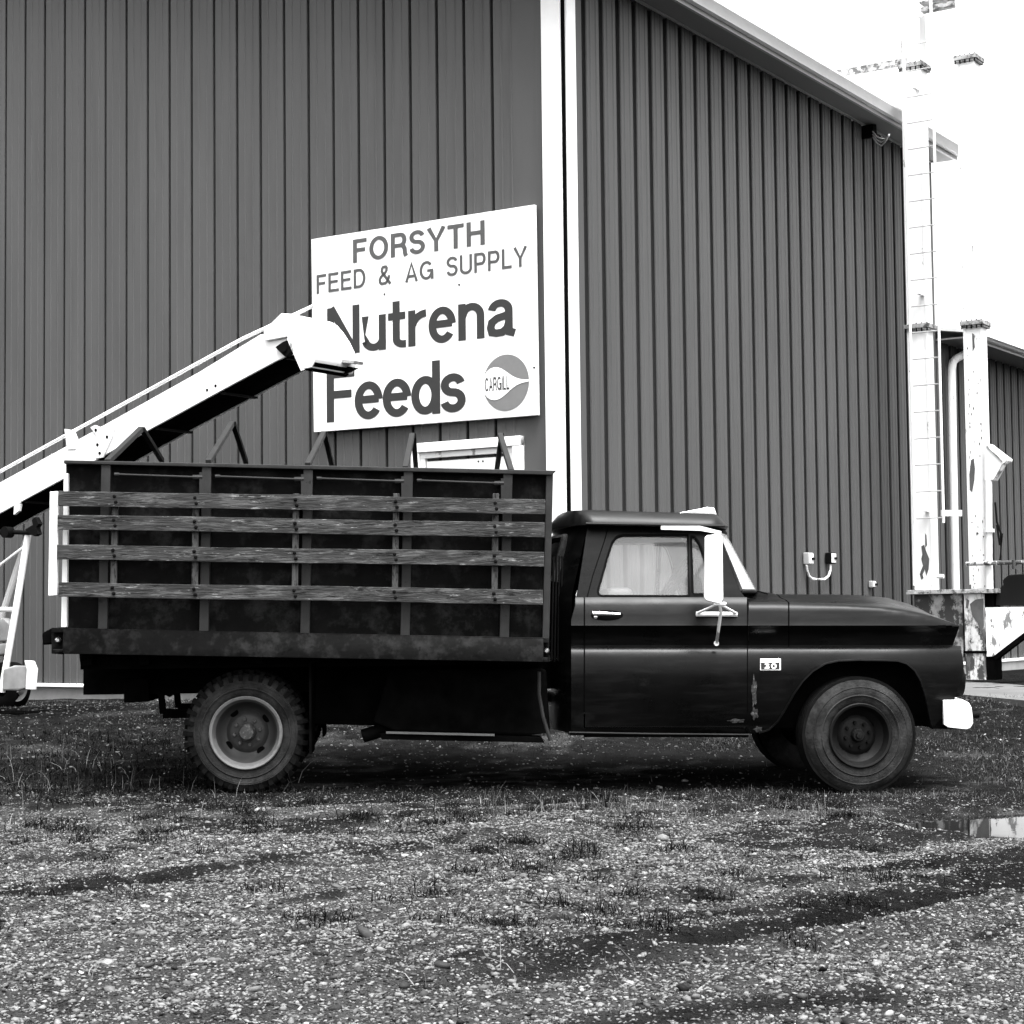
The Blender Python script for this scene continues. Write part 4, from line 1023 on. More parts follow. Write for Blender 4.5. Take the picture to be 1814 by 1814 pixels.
for px, py in ((367, 691), (382, 683.5)):
    p = CV(px, py); mb.lathe([(-.004, 0), (-.004, .012), (.0, .012)], tuple(p), 10)
obj('bolt_hole', mb, darkhole, trough)
# head hood: rounded cap over the head pulley with a spout dropping to the right
hood_px = [(466, 586), (497.5, 555), (514, 556), (525, 562), (536, 575), (547, 592), (556, 611), (560, 628), (557, 640), (552, 651), (537, 654), (508, 597), (470, 604)]
mb = MB().prism([CV(a, b, -.03) for a, b in hood_px], (0, WD + .08, 0))
hd_ = obj('head_hood', mb, conveyor_white, cnv, bevel=.008)
mb = MB().prism([CV(a, b, -.034) for a, b in ((508, 600), (512, 596), (538, 655), (533, 657))], (0, .02, 0)); obj('hood_seam', mb, offwhite, hd_)
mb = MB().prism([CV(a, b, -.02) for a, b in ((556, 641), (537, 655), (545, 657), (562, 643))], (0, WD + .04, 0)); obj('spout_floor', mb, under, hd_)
mb = MB().prism([CV(a, b, .38) for a, b in ((601, 646), (633, 652), (609, 664))], (0, .02, 0)); obj('spout_flap', mb, black_steel, hd_)
mb = MB().prism([CV(a, b, .30) for a, b in ((572, 632), (628, 639), (626, 644), (572, 639))], (0, .12, 0)); obj('spout_lip', mb, M('scuffed_metal', .28, .5, var=.5, scale=40), hd_)
mb = MB().prism([CV(a, b, -.025) for a, b in ((488, 615), (500, 606), (508, 603), (517, 622), (505, 632), (494, 622))], (0, .05, 0)).tube([CV(500, 616, -.06), CV(500, 616, .1)], .035, 10)
obj('head_bearing', mb, black_steel, cnv)
# tension rod and brackets
mb = MB().tube([CV(-420, 1062, .02), CV(0, 835.5, .02), CV(130, 764, .02), CV(430, 600, .02), CV(557, 541, .02)], .016, 8); obj('tension_rod', mb, conveyor_white, cnv)
mb = MB().prism([CV(a, b, -.01) for a, b in ((114, 760), (128, 762), (135, 780), (133, 795), (119, 796))], (0, .03, 0)); obj('rod_bracket', mb, conveyor_white, cnv)
mb = MB().prism([CV(a, b, -.014) for a, b in ((160, 757), (168, 753), (176, 757), (196, 748), (206, 744), (200, 770), (182, 810), (168, 812), (174, 802), (172, 786), (170, 770))], (0, .016, 0)); obj('joint_plate', mb, conveyor_white, cnv)
mb = MB()
for a, b in ((170, 762), (173, 788), (190, 774), (177, 803)): mb.lathe([(-.006, 0), (-.006, .014), (.01, .014)], tuple(CV(a, b, -.014)), 8)
obj('joint_bolt', mb, black_steel, cnv)
# undercarriage
mb = MB().tube([CV(50, 945, .05), CV(28, 1080, .0), CV(3, 1226, -.05)], .03, 10); obj('carriage_leg', mb, conveyor_white, cnv)
mb = MB().tube([CV(50, 945, .45), CV(-40, 1226, .5)], .03, 10); obj('carriage_leg', mb, conveyor_white, cnv)
mb = MB().tube([CV(-80, 1080, .0), CV(27, 1080, .0)], .022, 8); obj('carriage_brace', mb, conveyor_white, cnv)
mb = MB().tube([CV(-60, 1047, .02), CV(46, 966, .04)], .013, 8); obj('carriage_brace', mb, conveyor_white, cnv)
mb = MB().tube([CV(-60, 940, .02), CV(62, 944, .02)], .02, 10).lathe([(-.05, 0), (-.05, .05), (.03, .05), (.03, 0)], tuple(CV(15, 943, .0)), 20)
mb.prism([CV(a, b, -.02) for a, b in ((44, 938), (58, 930), (56, 920), (62, 916), (68, 928), (64, 934), (67, 946), (60, 950))], (0, .05, 0))
obj('lift_roller', mb, black_steel, cnv)
mb = MB().prism([CV(a, b, -.01) for a, b in ((25, 896), (35, 892), (33, 905), (24, 912))], (0, .03, 0)); obj('hanger_bracket', mb, conveyor_white, cnv)
wc = CV(-8, 1200, .1); wr_ = wc.z - .22
gm_ = M('grey_guard_paint', .20, .6, var=.25, scale=6)
for yy in (.0, .55):
    mb = MB().lathe([(.0, .09), (-.02, .13), (-.02, .19), (.0, .23), (.08, .24), (.16, .23), (.18, .19), (.18, .13), (.16, .09)], (wc.x - .72, yy + .25, .50), 40)
    ow = obj('carriage_wheel', mb, treadrub, cnv)
    mb = MB().lathe([(.0, 0), (-.005, .05), (.03, .08), (.01, .13), (.0, .135)], (wc.x - .50, yy + .25, .50), 30); obj('carriage_rim', mb, gm_, ow)
mb = MB().prism([CV(a, b, -.08) for a, b in ((5, 1185), (24, 1179), (45, 1180), (47, 1198), (44, 1220), (30, 1224), (3, 1223))], (0, .05, 0)); obj('motor_guard', mb, gm_, cnv, bevel=.02)
mb = MB().prism([CV(a, b, -.10) for a, b in ((43, 1170), (57, 1171), (63, 1185), (60, 1222), (45, 1221), (47, 1186))], (0, .03, 0)); obj('guard_flange', mb, offwhite, cnv, bevel=.004)
mb = MB().prism([CV(a, b, .1) for a, b in ((-30, 1100), (5, 1094), (15, 1104), (16, 1136), (-30, 1138))], (0, .08, 0)).prism([CV(a, b, .1) for a, b in ((-30, 1141), (15, 1139), (10, 1160), (-30, 1165))], (0, .08, 0)); obj('motor', mb, gm_, cnv, bevel=.02)
a = CV(3, 1226, 0); mb = MB().box(a.x - .5, a.x + .12, .1, .5, .2, .31); obj('carriage_foot', mb, under, cnv, bevel=.01)

# ------------------------------------------------------------------ bucket elevator
elv = thing('bucket_elevator', 'two tall white rust streaked steel columns of a grain elevator at the building end', 'grain elevator', ELV)
ZT = 11.5
def leg(pxa, pxb, pxc, y0, zbot, fl, name, mat, stain=None):
    a, b = EV(pxa, 1000, y0), EV(pxb, 1000, y0)
    d = .05
    while survey(ELV, 0, b.x, pxc, 1000).y > y0 + d and d < 1: d += .005
    mb = MB().box(a.x, b.x, y0, y0 + d, zbot, ZT)
    o = obj('leg_casing', mb, mat, elv, bevel=.006)
    for fy in fl:
        z = EV((pxa + pxb) / 2, fy, y0).z
        mb = MB().box(a.x - .04, b.x + .04, y0 - .04, y0 + d + .04, z - .025, z + .025)
        mb.box(a.x - .03, b.x + .03, y0 - .03, y0 + d + .03, z - .05, z - .028)
        obj('flange', mb, rusty_dark, o, bevel=.003)
        mb = MB()
        for k in range(5): xx = lp(a.x - .02, b.x + .02, k / 4); mb.tube([(xx, y0 - .03, z - .065), (xx, y0 - .03, z + .035)], .009, 6)
        obj('flange_bolts', mb, black_steel, o)
    for xx in (a.x, b.x):
        obj('edge_angle', MB().box(xx - .012, xx + .012, y0 - .012, y0 - .001, zbot + .05, ZT), offwhite, o)
    return a.x, b.x, d
rusty_dark = M('rusty_flange', .30, .8, var=.5, scale=12, spots=[(.01, .5, .56, 14, (1, 1, 1), .8)])
legwhite = M('elevator_white_paint', .85, .5, var=.04, scale=3, spots=[(.20, .665, .68, 2.2, (1.6, 1.6, .7), .95), (.05, .72, .74, 8, (1, 1, .5), .9)])
legrust = M('elevator_rusting_paint', .80, .5, var=.08, scale=3, spots=[(.05, .585, .61, 9, (1, 1, .5), .9), (.13, .60, .62, 2.6, (1.5, 1.5, .6), .9)])
zf = EV(1632, 1045).z
L1 = leg(1619, 1651, 1663, 0, zf, (577, 112), 'a', legwhite)
L2 = leg(1719, 1748, 1759, .05, zf, (571, 98), 'b', legwhite)
a = EV(1606, 1046, -.05); b = EV(1768, 1043, -.05)
mb = MB().box(a.x, b.x, -.07, L1[2] + .1, zf - .05, zf - .002); obj('base_flange', mb, rusty_dark, elv, bevel=.004)
zb_ = EV(1730, 1204, .05).z
print('elev base z', zb_, 'zf', zf)
mb = MB().box(EV(1620, 1100, 0).x, EV(1705, 1100, 0).x, .0, .25, zb_ + .25, zf - .052); boot = obj('boot', mb, M('rusted_boot_steel', .30, .7, var=.5, scale=4, spots=[(.004, .42, .48, 4, (1, 1, .7), .95)]), elv, bevel=.005)
mb = MB().box(EV(1710, 1100, 0).x, EV(1745, 1100, 0).x, -.03, .24, zb_, zf - .052); o = obj('boot_column', mb, rusty, elv, bevel=.005)
mb = MB().box(EV(1745, 1100, 0).x + .003, EV(1745, 1100, 0).x + .10, .0, .24, zb_ + .0, zf - .053); obj('boot_side', mb, under, o)
mb = MB().box(EV(1708, 1100, 0).x, EV(1748, 1100, 0).x, -.045, .25, EV(1728, 1155, 0).z - .015, EV(1728, 1155, 0).z + .015); obj('boot_band', mb, under, o)
mb = MB().prism([EV(p, q, -.02) for p, q in ((1745, 1076), (1900, 1074), (1900, 1062), (1765, 1163), (1745, 1163))][:2] + [EV(1900, 1075, -.02), EV(1850, 1098, -.02), EV(1768, 1162, -.02), EV(1748, 1163, -.02)], (0, .03, 0)); obj('intake_hopper', mb, legrust, elv)
mb = MB().bar(EV(1764, 1166, -.04), EV(1850, 1100, -.04), .10, .05); obj('hopper_edge', mb, under, elv)
mb = MB().prism([EV(p, q, .03) for p, q in ((1763, 1073), (1764, 1056), (1771, 1042), (1777, 1036), (1776, 1028), (1784, 1020), (1790, 1018), (1850, 1014), (1852, 1073))], (0, .4, 0)); obj('intake_housing', mb, M('dark_grey_paint', .008, .7, spec=.1), elv, bevel=.02)
mb = MB().tube([EV(1712, 999, -.06), EV(1800, 996, -.06), EV(1850, 994, -.06)], .024, 10).tube([EV(1797, 992, -.06), EV(1797, 1008, -.06)], .03, 8); obj('cross_pipe', mb, rusty, elv)
mb = MB().tube([EV(1751, 850, -.0), EV(1752, 1045, 0)], .042, 14).lathe([(-.02, .05), (-.02, .062), (.02, .062), (.02, .05)], tuple(EV(1752, 940, 0)), 14, 'z'); obj('side_pipe', mb, offwhite, elv)
mb = MB().prism([EV(p, q, -.03) for p, q in ((1744, 787), (1751, 786), (1786, 813), (1785, 817), (1775, 822), (1760, 850), (1744, 851))], (0, .16, 0)); hb_ = obj('inspection_hood', mb, legwhite, elv, bevel=.005)
mb = MB().bar(EV(1748, 790, -.035), EV(1776, 817, -.035), .02, .008).bar(EV(1785, 816, -.035), EV(1762, 850, -.035), .012, .03); obj('hood_seam', mb, rusty_dark, hb_)
mb = MB().tube([EV(1763, 890, -.03), EV(1766, 925, -.05), EV(1775, 950, -.08), EV(1771, 965, -.08), EV(1766, 930, -.06)], .012, 6).tube([EV(1776, 945, -.05), EV(1772, 985, -.05), EV(1770, 998, -.05)], .007, 6); obj('cable', mb, treadrub, elv)
# braces and top bits
mb = MB().bar(EV(1480, 132, .1), EV(1606, 109, .0), .05, .08); obj('roof_brace', mb, rusty_dark, elv)
mb = MB().tube([EV(1598, 28, -.1), EV(1598, 108, -.1)], .012, 6); obj('guy_rod', mb, rusty_dark, elv)
mb = MB().bar(EV(1634, 19, -.1), EV(1690, 7, -.1), .10, .05).box(EV(1634, 8, 0).x, EV(1690, 8, 0).x, -.1, .3, EV(1660, 5, 0).z, EV(1660, 5, 0).z + .02); obj('service_platform', mb, rusty_dark, elv)
mb = MB().bar(EV(1668, 909, -.1), EV(1703, 909, -.1), .05, .07).tube([EV(1660, 1021, -.05), EV(1672, 1021, -.05)], .025, 8); obj('spacer_bar', mb, offwhite, elv)
rp_m = M('flaked_rust', .07, .85, var=.3, scale=10)
def patch(pts, y): 
    obj('rust_patch', MB().prism([EV(a, b, y) for a, b in pts], (0, .006, 0)), rp_m, elv)
patch([(1632, 968), (1637, 965), (1640, 975), (1646, 990), (1645, 1008), (1641, 1020), (1638, 1008), (1634, 1019), (1630, 1014), (1635, 1002), (1632, 990), (1634, 982)], -.005)
patch([(1639, 945), (1641, 948), (1642, 966), (1639, 970)], -.005)
patch([(1629, 1016), (1633, 1014), (1636, 1024), (1632, 1027)], -.005)
patch([(1720, 815), (1725, 812), (1727, 830), (1726, 850), (1722, 872), (1718, 868), (1717, 840)], .045)
patch([(1722, 590), (1725, 592), (1727, 615), (1723, 622)], .045)
patch([(1728, 1062), (1742, 1060), (1743, 1108), (1738, 1122), (1732, 1104), (1722, 1090), (1718, 1070)], -.035)
patch([(1712, 1060), (1717, 1064), (1715, 1078), (1711, 1076)], -.035)
pr = random.Random(5)
for k in range(60):
    yy_ = 1040 - 470 * pr.random() ** 1.3; edge = pr.random()
    t_ = (yy_ - 1000) * .0235
    xx_ = t_ + (1722 + pr.random() * 2 if edge < .35 else 1743 + pr.random() * 3 if edge < .6 else 1724 + 20 * pr.random())
    w_, h_ = .7 + 1.8 * pr.random(), 1 + 5.5 * pr.random()
    patch([(xx_ - w_ / 2, yy_), (xx_ - w_ * .2, yy_ - h_ / 2), (xx_ + w_ * .4, yy_ - h_ * .3), (xx_ + w_ / 2, yy_ + h_ * .2), (xx_ + .1, yy_ + h_ / 2)], .044)
# access ladder on the left column
lad = thing('access_ladder', 'thin white rung ladder fixed to the left elevator column', 'ladder', ELV)
yl_ = -.16
xa, xb = EV(1617, 900, yl_).x, EV(1668, 900, yl_).x - .0
xr_ = EV(1666, 700, yl_).x
z0_ = EV(1640, 918, yl_).z
for x in (xa + .02, xr_): obj('rail', MB().tube([(x, yl_, z0_ - .06), (x, yl_, ZT)], .016, 8), white, lad)
z = z0_
mbs = 0
while z < 11.0:
    obj('rung', MB().tube([(xa + .02, yl_, z), (xr_, yl_, z)], .0075, 6), gutter_m, lad); z += .3048
for z in (z0_ + .1, z0_ + 2.6, z0_ + 5.0): obj('standoff', MB().box(xa + .1, xa + .14, yl_, -.001, z - .02, z + .02), offwhite, lad)

# ------------------------------------------------------------------ ground
def vnoise(x, y, seed=0):
    xi, yi = np.floor(x).astype(np.int64), np.floor(y).astype(np.int64); xf, yf = x - xi, y - yi
    u, v = xf * xf * (3 - 2 * xf), yf * yf * (3 - 2 * yf)
    def h(a, b):
        n = (a * 374761393 + b * 668265263 + seed * 974634777) & 0xffffffff
        n = ((n ^ (n >> 13)) * 1274126177) & 0xffffffff
        return ((n ^ (n >> 16)) & 0xffff) / 65535.
    return (h(xi, yi) * (1 - u) + h(xi + 1, yi) * u) * (1 - v) + (h(xi, yi + 1) * (1 - u) + h(xi + 1, yi + 1) * u) * v
def fbm(x, y, o=4, seed=0):
    s_ = 0; a = .5; t = 0
    for k in range(o): s_ = s_ + a * vnoise(x * 2 ** k, y * 2 ** k, seed + k); t += a; a *= .5
    return s_ / t
def sstep(a, b, x): t = np.clip((x - a) / (b - a), 0, 1); return t * t * (3 - 2 * t)
TD = (math.cos(R(40)), math.sin(R(40)))              # direction of the wheel tracks
def track(x, y):
    u = x * TD[0] + y * TD[1]; v = -x * TD[1] + y * TD[0]
    return u, v
PUD = (3.45, 10.6)
RUT0, RUT1 = (.55, 6.25), (1.75, 7.55)
def segdist(x, y, a, b):
    ax, ay = a; dx, dy = b[0] - ax, b[1] - ay; L2_ = dx * dx + dy * dy
    t = np.clip(((x - ax) * dx + (y - ay) * dy) / L2_, 0, 1)
    return np.hypot(x - ax - t * dx, y - ay - t * dy), t
def gravel(x, y):
    """0 muddy soil .. 1 loose stones"""
    u, v = track(x, y)
    n = .42 * fbm(u * .5, v * 2.6, 4, 3) + .28 * fbm(x * 1.3, y * 1.3, 4, 9) + .30 * fbm(x * 6, y * 6, 3, 14)
    bias = .10 * sstep(8.5, 5.2, y) + .07 * np.exp(-((x + 1.2) / 2.5) ** 2) - .12 * sstep(10.6, 12.0, y)
    g = .08 + .92 * sstep(.455, .565, n + bias)
    d, t = segdist(x, y, (.1, 5.9), (3.2, 9.3)); g = g * (1 - .85 * np.exp(-(d / (.18 + .35 * fbm(x * 3, y * 3, 3, 18))) ** 2))
    d, t = segdist(x, y, (-.6, 4.6), (1.0, 5.35)); g = g * (1 - .85 * np.exp(-(d / .16) ** 2))
    d, t = segdist(x, y, RUT0, RUT1); g = g * (1 - np.exp(-(d / .16) ** 4))
    return g
def height(x, y):
    s_ = sstep(13.4, 17.4, y)
    zt = -.0165 * np.clip(x + 1.7, -3, 6)
    z = zt * (1 - s_) * sstep(3, 9, y) + .30 * s_
    z = z + (fbm(x * .5, y * .5, 3, 21) - .5) * .10 * (1 - sstep(10.8, 11.6, y) * sstep(17, 13.5, y)) * sstep(30, 22, y)
    u, v = track(x, y)
    near = sstep(12.0, 11.0, y)
    z = z + near * ((fbm(u * .6, v * 3.2, 3, 33) - .5) * .075 + (fbm(x * 5, y * 5, 3, 5) - .5) * .028 + (fbm(x * 17, y * 17, 2, 8) - .5) * .012)
    z = z + (1 - near) * (fbm(x * 4, y * 4, 3, 5) - .5) * .025 * sstep(40, 20, y)
    d, t = segdist(x, y, RUT0, RUT1); z = z - .15 * np.exp(-(d / .05) ** 2) * np.sin(np.pi * np.clip(t, .0, 1)) ** .5 + .025 * np.exp(-((d - .2) / .09) ** 2)
    r = np.hypot((x - PUD[0]) / 1.0, (y - PUD[1]) / .60) + .25 * (fbm(x * 2, y * 2, 2, 77) - .5)
    z = np.where(r < 1.6, z * sstep(.9, 1.6, r) + (-.155) * (1 - sstep(.9, 1.6, r)), z)
    return z
xs_ = np.concatenate([-np.geomspace(900, 5.2, 26), np.arange(-5, 5.6, .026), np.geomspace(5.8, 900, 26)])
ys_ = np.concatenate([np.linspace(-60, 3.8, 14), np.arange(3.9, 12.6, .026), np.arange(12.65, 22, .07), np.geomspace(22.2, 1500, 30)])
X, Y = np.meshgrid(xs_, ys_)
Z = height(X, Y)
def mesh_np(name, verts, faces, mat, k):
    me = bpy.data.meshes.new(name); nv_, nf = len(verts), len(faces)
    me.vertices.add(nv_); me.vertices.foreach_set('co', verts.astype(np.float32).ravel())
    me.loops.add(nf * k); me.loops.foreach_set('vertex_index', faces.astype(np.int32).ravel())
    me.polygons.add(nf); me.polygons.foreach_set('loop_start', np.arange(0, nf * k, k, dtype=np.int32))
    me.materials.append(mat); me.update(calc_edges=True); me.polygons.foreach_set('use_smooth', np.ones(nf, bool)); me.update()
    return link(bpy.data.objects.new(name, me))
def attr(o, name, arr):
    a = o.data.attributes.new(name, 'FLOAT', 'POINT'); a.data.foreach_set('value', arr.astype(np.float32).ravel())
ny_, nx_ = X.shape
idx = np.arange(ny_ * nx_).reshape(ny_, nx_)
fc = np.stack([idx[:-1, :-1], idx[:-1, 1:], idx[1:, 1:], idx[1:, :-1]], -1).reshape(-1, 4)
def groundmat(name, lo, hi, attrname=None, attr_hi=None, rough=.85, bump=.8):
    mt = bpy.data.materials.new(name); mt.use_nodes = True; N = mt.node_tree.nodes; L = mt.node_tree.links; p = N['Principled BSDF']
    p.inputs['Specular IOR Level'].default_value = 0
    tc = N.new('ShaderNodeTexCoord')
    def noise(sc, d=6, r=.7):
        n = N.new('ShaderNodeTexNoise'); n.inputs['Scale'].default_value = sc; n.inputs['Detail'].default_value = d; n.inputs['Roughness'].default_value = r; L.new(tc.outputs['Object'], n.inputs[0]); return n.outputs[0]
    def mathn(op, a, b):
        q = N.new('ShaderNodeMath'); q.operation = op
        for i, c in enumerate((a, b)):
            if isinstance(c, (int, float)): q.inputs[i].default_value = c
            else: L.new(c, q.inputs[i])
        return q.outputs[0]
    fine = noise(110, 5, .8); mid = noise(9, 6); big = noise(.9, 4)
    sm = mathn('ADD', mathn('ADD', mathn('MULTIPLY', fine, .5), mathn('MULTIPLY', mid, .3)), mathn('MULTIPLY', big, .2))
    mr = N.new('ShaderNodeMapRange'); mr.inputs['From Min'].default_value = .38; mr.inputs['From Max'].default_value = .64; mr.inputs['To Min'].default_value = lo; mr.inputs['To Max'].default_value = hi; L.new(sm, mr.inputs[0]); col = mr.outputs[0]
    if attrname:
        at = N.new('ShaderNodeAttribute'); at.attribute_name = attrname
        m2 = N.new('ShaderNodeMapRange'); m2.inputs['From Min'].default_value = .38; m2.inputs['From Max'].default_value = .62; m2.inputs['To Min'].default_value = attr_hi[0]; m2.inputs['To Max'].default_value = attr_hi[1]; L.new(sm, m2.inputs[0])
        mx = N.new('ShaderNodeMix'); mx.data_type = 'FLOAT'; L.new(at.outputs['Fac'], mx.inputs[0]); L.new(col, mx.inputs[2]); L.new(m2.outputs[0], mx.inputs[3]); col = mx.outputs[0]
    cc = N.new('ShaderNodeCombineColor')
    for i in range(3): L.new(col, cc.inputs[i])
    L.new(cc.outputs[0], p.inputs['Base Color']); p.inputs['Roughness'].default_value = rough
    vo = N.new('ShaderNodeTexVoronoi'); vo.inputs['Scale'].default_value = 55; L.new(tc.outputs['Object'], vo.inputs[0])
    hh = mathn('SUBTRACT', mathn('MULTIPLY', fine, 1.2), mathn('MULTIPLY', vo.outputs[0], .8))
    b = N.new('ShaderNodeBump'); b.inputs['Strength'].default_value = bump; b.inputs['Distance'].default_value = .015; L.new(hh, b.inputs['Height']); L.new(b.outputs[0], p.inputs['Normal'])
    return mt
gmat = groundmat('damp_dirt_and_grit', .001, .018, 'gravel', (.002, .075))
gr = mesh_np('ground', np.stack([X, Y, Z], -1).reshape(-1, 3), fc, gmat, 4); attr(gr, 'gravel', gravel(X, Y)); gr['kind'] = 'structure'
# puddle
mt = bpy.data.materials.new('puddle_water'); mt.use_nodes = True; p = mt.node_tree.nodes['Principled BSDF']; p.inputs['Base Color'].default_value = (.004, .004, .004, 1); p.inputs['Roughness'].default_value = .02; p.inputs['IOR'].default_value = 1.33
nb = mt.node_tree.nodes.new('ShaderNodeTexNoise'); nb.inputs['Scale'].default_value = 9; bb = mt.node_tree.nodes.new('ShaderNodeBump'); bb.inputs['Strength'].default_value = .02; bb.inputs['Distance'].default_value = .01
mt.node_tree.links.new(nb.outputs[0], bb.inputs['Height']); mt.node_tree.links.new(bb.outputs[0], p.inputs['Normal'])
n = 48; mb = MB(); mb.add([(PUD[0], PUD[1], -.122)] + [(PUD[0] + 1.75 * math.cos(2 * math.pi * k / n), PUD[1] + 1.0 * math.sin(2 * math.pi * k / n), -.122) for k in range(n)], [(0, 1 + k, 1 + (k + 1) % n) for k in range(n)])
pd = obj('puddle', mb, mt, smooth=0); pd['kind'] = 'structure'
# concrete slab in front of the shed
def onground(px, py, z): return survey(WORLD, 2, z, px, py)
sa = onground(1712, 1231, .315); sb_ = onground(1814, 1240.5, .315)
dirx = (sb_ - sa).normalized()
A0 = sa - dirx * 3.5; A1 = sa + dirx * 9; far = Vector((.25, 7.2, 0))
mb = MB().prism([(A0.x, A0.y, .315), (A1.x, A1.y, .315), (A1.x + far.x, A1.y + far.y, .315), (A0.x + far.x, A0.y + far.y, .315)], (0, 0, -.25))
pv = obj('pavement', mb, M('pale_concrete_slab', .085, .85, var=.3, scale=1.5, bump=.4, bscale=40, spots=[(.1, .5, .7, 3, (1, 1, 1), .6)]), smooth=0); pv['kind'] = 'structure'

# stones
ico = bmesh.new(); bmesh.ops.create_icosphere(ico, subdivisions=1, radius=1); iv = np.array([v.co[:] for v in ico.verts]); ifc = np.array([[v.index for v in f.verts] for f in ico.faces]); ico.free()
def stones(name, n, yr, size, prob, mat, sd, xlim=.30):
    g = np.random.default_rng(sd)
    yv = np.sqrt(g.uniform(yr[0] ** 2, yr[1] ** 2, n)); xv = g.uniform(-1, 1, n) * (yv * xlim + .25)
    d = prob(xv, yv); keep = g.random(n) < d; xv, yv = xv[keep], yv[keep]; n = len(xv)
    zz = height(xv, yv)
    sz = size[0] * np.exp(g.normal(0, size[1], n)); sx = sz * g.uniform(.8, 1.35, n); sy = sz * g.uniform(.7, 1.0, n); sh = sz * g.uniform(.3, .6, n)
    V = iv[None] * (1 + g.normal(0, .19, (n, 12, 1))); V = V * np.stack([sx, sy, sh], -1)[:, None]
    a = g.uniform(0, 2 * np.pi, n); ca, sa_ = np.cos(a)[:, None], np.sin(a)[:, None]
    tl = g.normal(0, .25, n)[:, None]
    x_, y_, z_ = V[..., 0], V[..., 1], V[..., 2]; z_ = z_ + x_ * tl
    V = np.stack([x_ * ca - y_ * sa_ + xv[:, None], x_ * sa_ + y_ * ca + yv[:, None], z_ + (zz + sh * .35)[:, None]], -1).reshape(-1, 3)
    Fc = (ifc[None] + (np.arange(n) * 12)[:, None, None]).reshape(-1, 3)
    return V, Fc, np.repeat(.006 + .17 * g.random(n) ** 1.3 + .12 * (g.random(n) > .95), 12)
def merge(name, parts, mat, k):
    V, Fc, A, b = [], [], [], 0
    for v, f, a in parts: V.append(v); Fc.append(f + b); A.append(a); b += len(v)
    o = mesh_np(name, np.concatenate(V), np.concatenate(Fc), mat, k); attr(o, 'tone', np.concatenate(A)); print(name, len(o.data.polygons)); return o
def stonemat():
    mt = bpy.data.materials.new('river_gravel'); mt.use_nodes = True; N = mt.node_tree.nodes; L = mt.node_tree.links; p = N['Principled BSDF']
    at = N.new('ShaderNodeAttribute'); at.attribute_name = 'tone'; tc = N.new('ShaderNodeTexCoord'); nz = N.new('ShaderNodeTexNoise'); nz.inputs['Scale'].default_value = 60; L.new(tc.outputs['Object'], nz.inputs[0])
    mu = N.new('ShaderNodeMath'); mu.operation = 'MULTIPLY'; L.new(at.outputs['Fac'], mu.inputs[0])
    m2 = N.new('ShaderNodeMapRange'); m2.inputs['To Min'].default_value = .5; m2.inputs['To Max'].default_value = 1.5; L.new(nz.outputs[0], m2.inputs[0]); L.new(m2.outputs[0], mu.inputs[1])
    cc = N.new('ShaderNodeCombineColor')
    for i in range(3): L.new(mu.outputs[0], cc.inputs[i])
    L.new(cc.outputs[0], p.inputs['Base Color']); p.inputs['Roughness'].default_value = .6; p.inputs['Specular IOR Level'].default_value = .08
    return mt
sm_ = stonemat()
def inpud(x, y): return np.hypot((x - PUD[0]) / 1.0, (y - PUD[1]) / .60) < 1.2
def pr1(x, y): return np.clip(gravel(x, y), .03, 1) * (~inpud(x, y)) 
def pr2(x, y): return np.clip(.30 + .70 * gravel(x, y), 0, 1) * (segdist(x, y, RUT0, RUT1)[0] > .08) * (~inpud(x, y)) * (1 - .8 * sstep(11.4, 12.2, y) * sstep(15, 13, y))
gv = merge('gravel', [stones('', 100000, (4.6, 10.5), (.0055, .42), pr1, None, 1), stones('', 125000, (4.6, 12.5), (.0037, .38), pr2, None, 2), stones('', 26000, (10.3, 18.5), (.0075, .35), pr2, None, 3), stones('', 220, (4.8, 12), (.016, .25), pr1, None, 4)], sm_, 3)
tag(gv, 'loose grey river gravel scattered over the damp yard in front of the truck', 'gravel', None, 'stuff')

# grass and weeds
def blades(name, n, area, hgt, wid, prob, mat, sd, lean=.5, clump=0, csd=.03):
    g = np.random.default_rng(sd)
    yv = np.sqrt(g.uniform(area[2] ** 2, area[3] ** 2, n)); xv = g.uniform(0, 1, n) * (area[1] - area[0]) * yv + area[0] * yv
    k = g.random(n) < prob(xv, yv); xv, yv = xv[k], yv[k]; n = len(xv)
    if clump:
        m_ = g.integers(3, clump, n); xv = np.repeat(xv, m_) + g.normal(0, csd, m_.sum()); yv = np.repeat(yv, m_) + g.normal(0, csd, m_.sum()); n = len(xv)
    zz = height(xv, yv) - .005; h_ = hgt * np.exp(g.normal(0, .4, n)); a = g.uniform(0, 2 * np.pi, n); ln = np.abs(g.normal(0, lean, n)); w_ = wid * g.uniform(.6, 1.4, n)
    b = g.uniform(0, np.pi, n); V = []
    for t, ww in ((0, 1.), (.4, .85), (.75, .55), (1., .08)):
        cx = xv + np.cos(a) * ln * h_ * t ** 1.8; cy = yv + np.sin(a) * ln * h_ * t ** 1.8; cz = zz + h_ * t * (1 - .35 * np.minimum(ln, 1.2) * t)
        for s2 in (-1, 1): V.append(np.stack([cx + s2 * np.cos(b) * w_ * ww / 2, cy + s2 * np.sin(b) * w_ * ww / 2, cz], -1))
    V = np.stack(V, 1).reshape(-1, 3); base = np.array([[0, 1, 3, 2], [2, 3, 5, 4], [4, 5, 7, 6]])
    Fc = (base[None] + (np.arange(n) * 8)[:, None, None]).reshape(-1, 4)
    lo_, hi_ = mat; return V, Fc, np.repeat(lo_ + (hi_ - lo_) * g.random(n) ** 2.2, 8)
mt = bpy.data.materials.new('grass_blade'); mt.use_nodes = True; N = mt.node_tree.nodes; L = mt.node_tree.links; p = N['Principled BSDF']
at = N.new('ShaderNodeAttribute'); at.attribute_name = 'tone'; cc = N.new('ShaderNodeCombineColor')
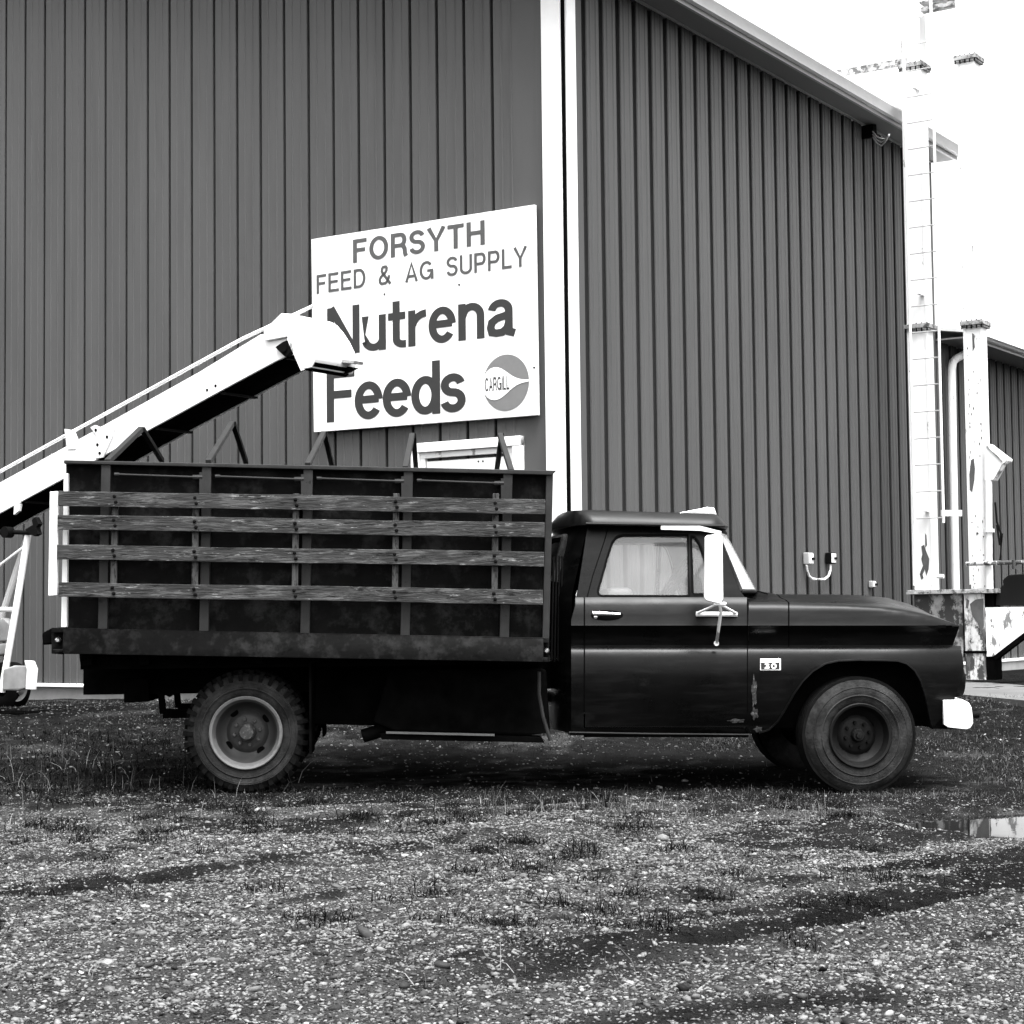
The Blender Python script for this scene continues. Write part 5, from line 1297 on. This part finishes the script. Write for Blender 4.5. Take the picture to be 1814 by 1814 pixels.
for i in range(3): L.new(at.outputs['Fac'], cc.inputs[i])
L.new(cc.outputs[0], p.inputs['Base Color']); p.inputs['Roughness'].default_value = .7; p.inputs['Specular IOR Level'].default_value = .04; bm_mat = mt
gm1, gm2, gm3 = (.006, .13), (.05, .26), (.001, .014)
nz_ = lambda s_, f_=1.2: (lambda x, y: sstep(.42, .6, fbm(x * f_, y * f_, 3, s_)))
noslab = lambda x, y: (y < 17.0) | (x < 1.5)
undertruck = lambda x, y: 1 - .97 * sstep(12.0, 12.5, y) * sstep(15.0, 14.5, y) * sstep(-3.5, -2.6, x) * sstep(3.5, 3.0, x)
T1 = blades('grass', 46000, (.10, .30, 11.8, 18.6), .026, .005, lambda x, y: (.25 + .75 * nz_(51)(x, y)) * (y < sa.y - .1) * undertruck(x, y), gm1, 21, .9)
T2 = blades('grass', 60000, (-.30, .12, 11.4, 18.6), .020, .006, lambda x, y: sstep(11.3, 12.8, y + .8 * fbm(x * 1.5, y * 1.5, 3, 91) - .4) * (.2 + .8 * nz_(52)(x, y)) * undertruck(x, y), (.003, .10), 22, 1.1)
T3 = blades('grass', 16000, (-.30, .30, 5.0, 12.3), .018, .003, lambda x, y: nz_(53, .9)(x, y) * (~inpud(x, y)), (.005, .12), 23, .9)
tag(merge('grass', [T1, T2, T3], bm_mat, 4), 'short patchy grass growing among the gravel round the truck', 'grass', None, 'stuff')
W1 = blades('weeds', 300, (-.29, .20, 6.2, 11.8), .046, .0045, lambda x, y: .1 + .9 * nz_(61, .8)(x, y) * (~inpud(x, y)), gm3, 31, 1.7, 110, .050)
W2 = blades('weeds', 1300, (-.30, -.13, 11.0, 15.5), .04, .007, lambda x, y: .7 * sstep(10.8, 12.6, y), gm3, 32, 1.3, 14)
W3 = blades('weeds', 150, (-.02, .20, 10.3, 11.5), .075, .003, lambda x, y: .2 + .8 * nz_(63, 1.5)(x, y) * (~inpud(x, y)), gm2, 33, .5, 5)
W4 = blades('weeds', 60, (-.28, .22, 5.5, 11), .09, .0025, lambda x, y: .8 * (~inpud(x, y)), gm2, 34, .9, 4)
W5 = blades('weeds', 60, (-.29, -.12, 11.6, 14.5), .12, .004, lambda x, y: .8 + 0 * x, gm2, 35, .9, 4)
tag(merge('weeds', [W1, W2, W3, W4, W5], bm_mat, 4), 'scattered low weeds and dry stalks poking through the gravel', 'weeds', None, 'stuff')
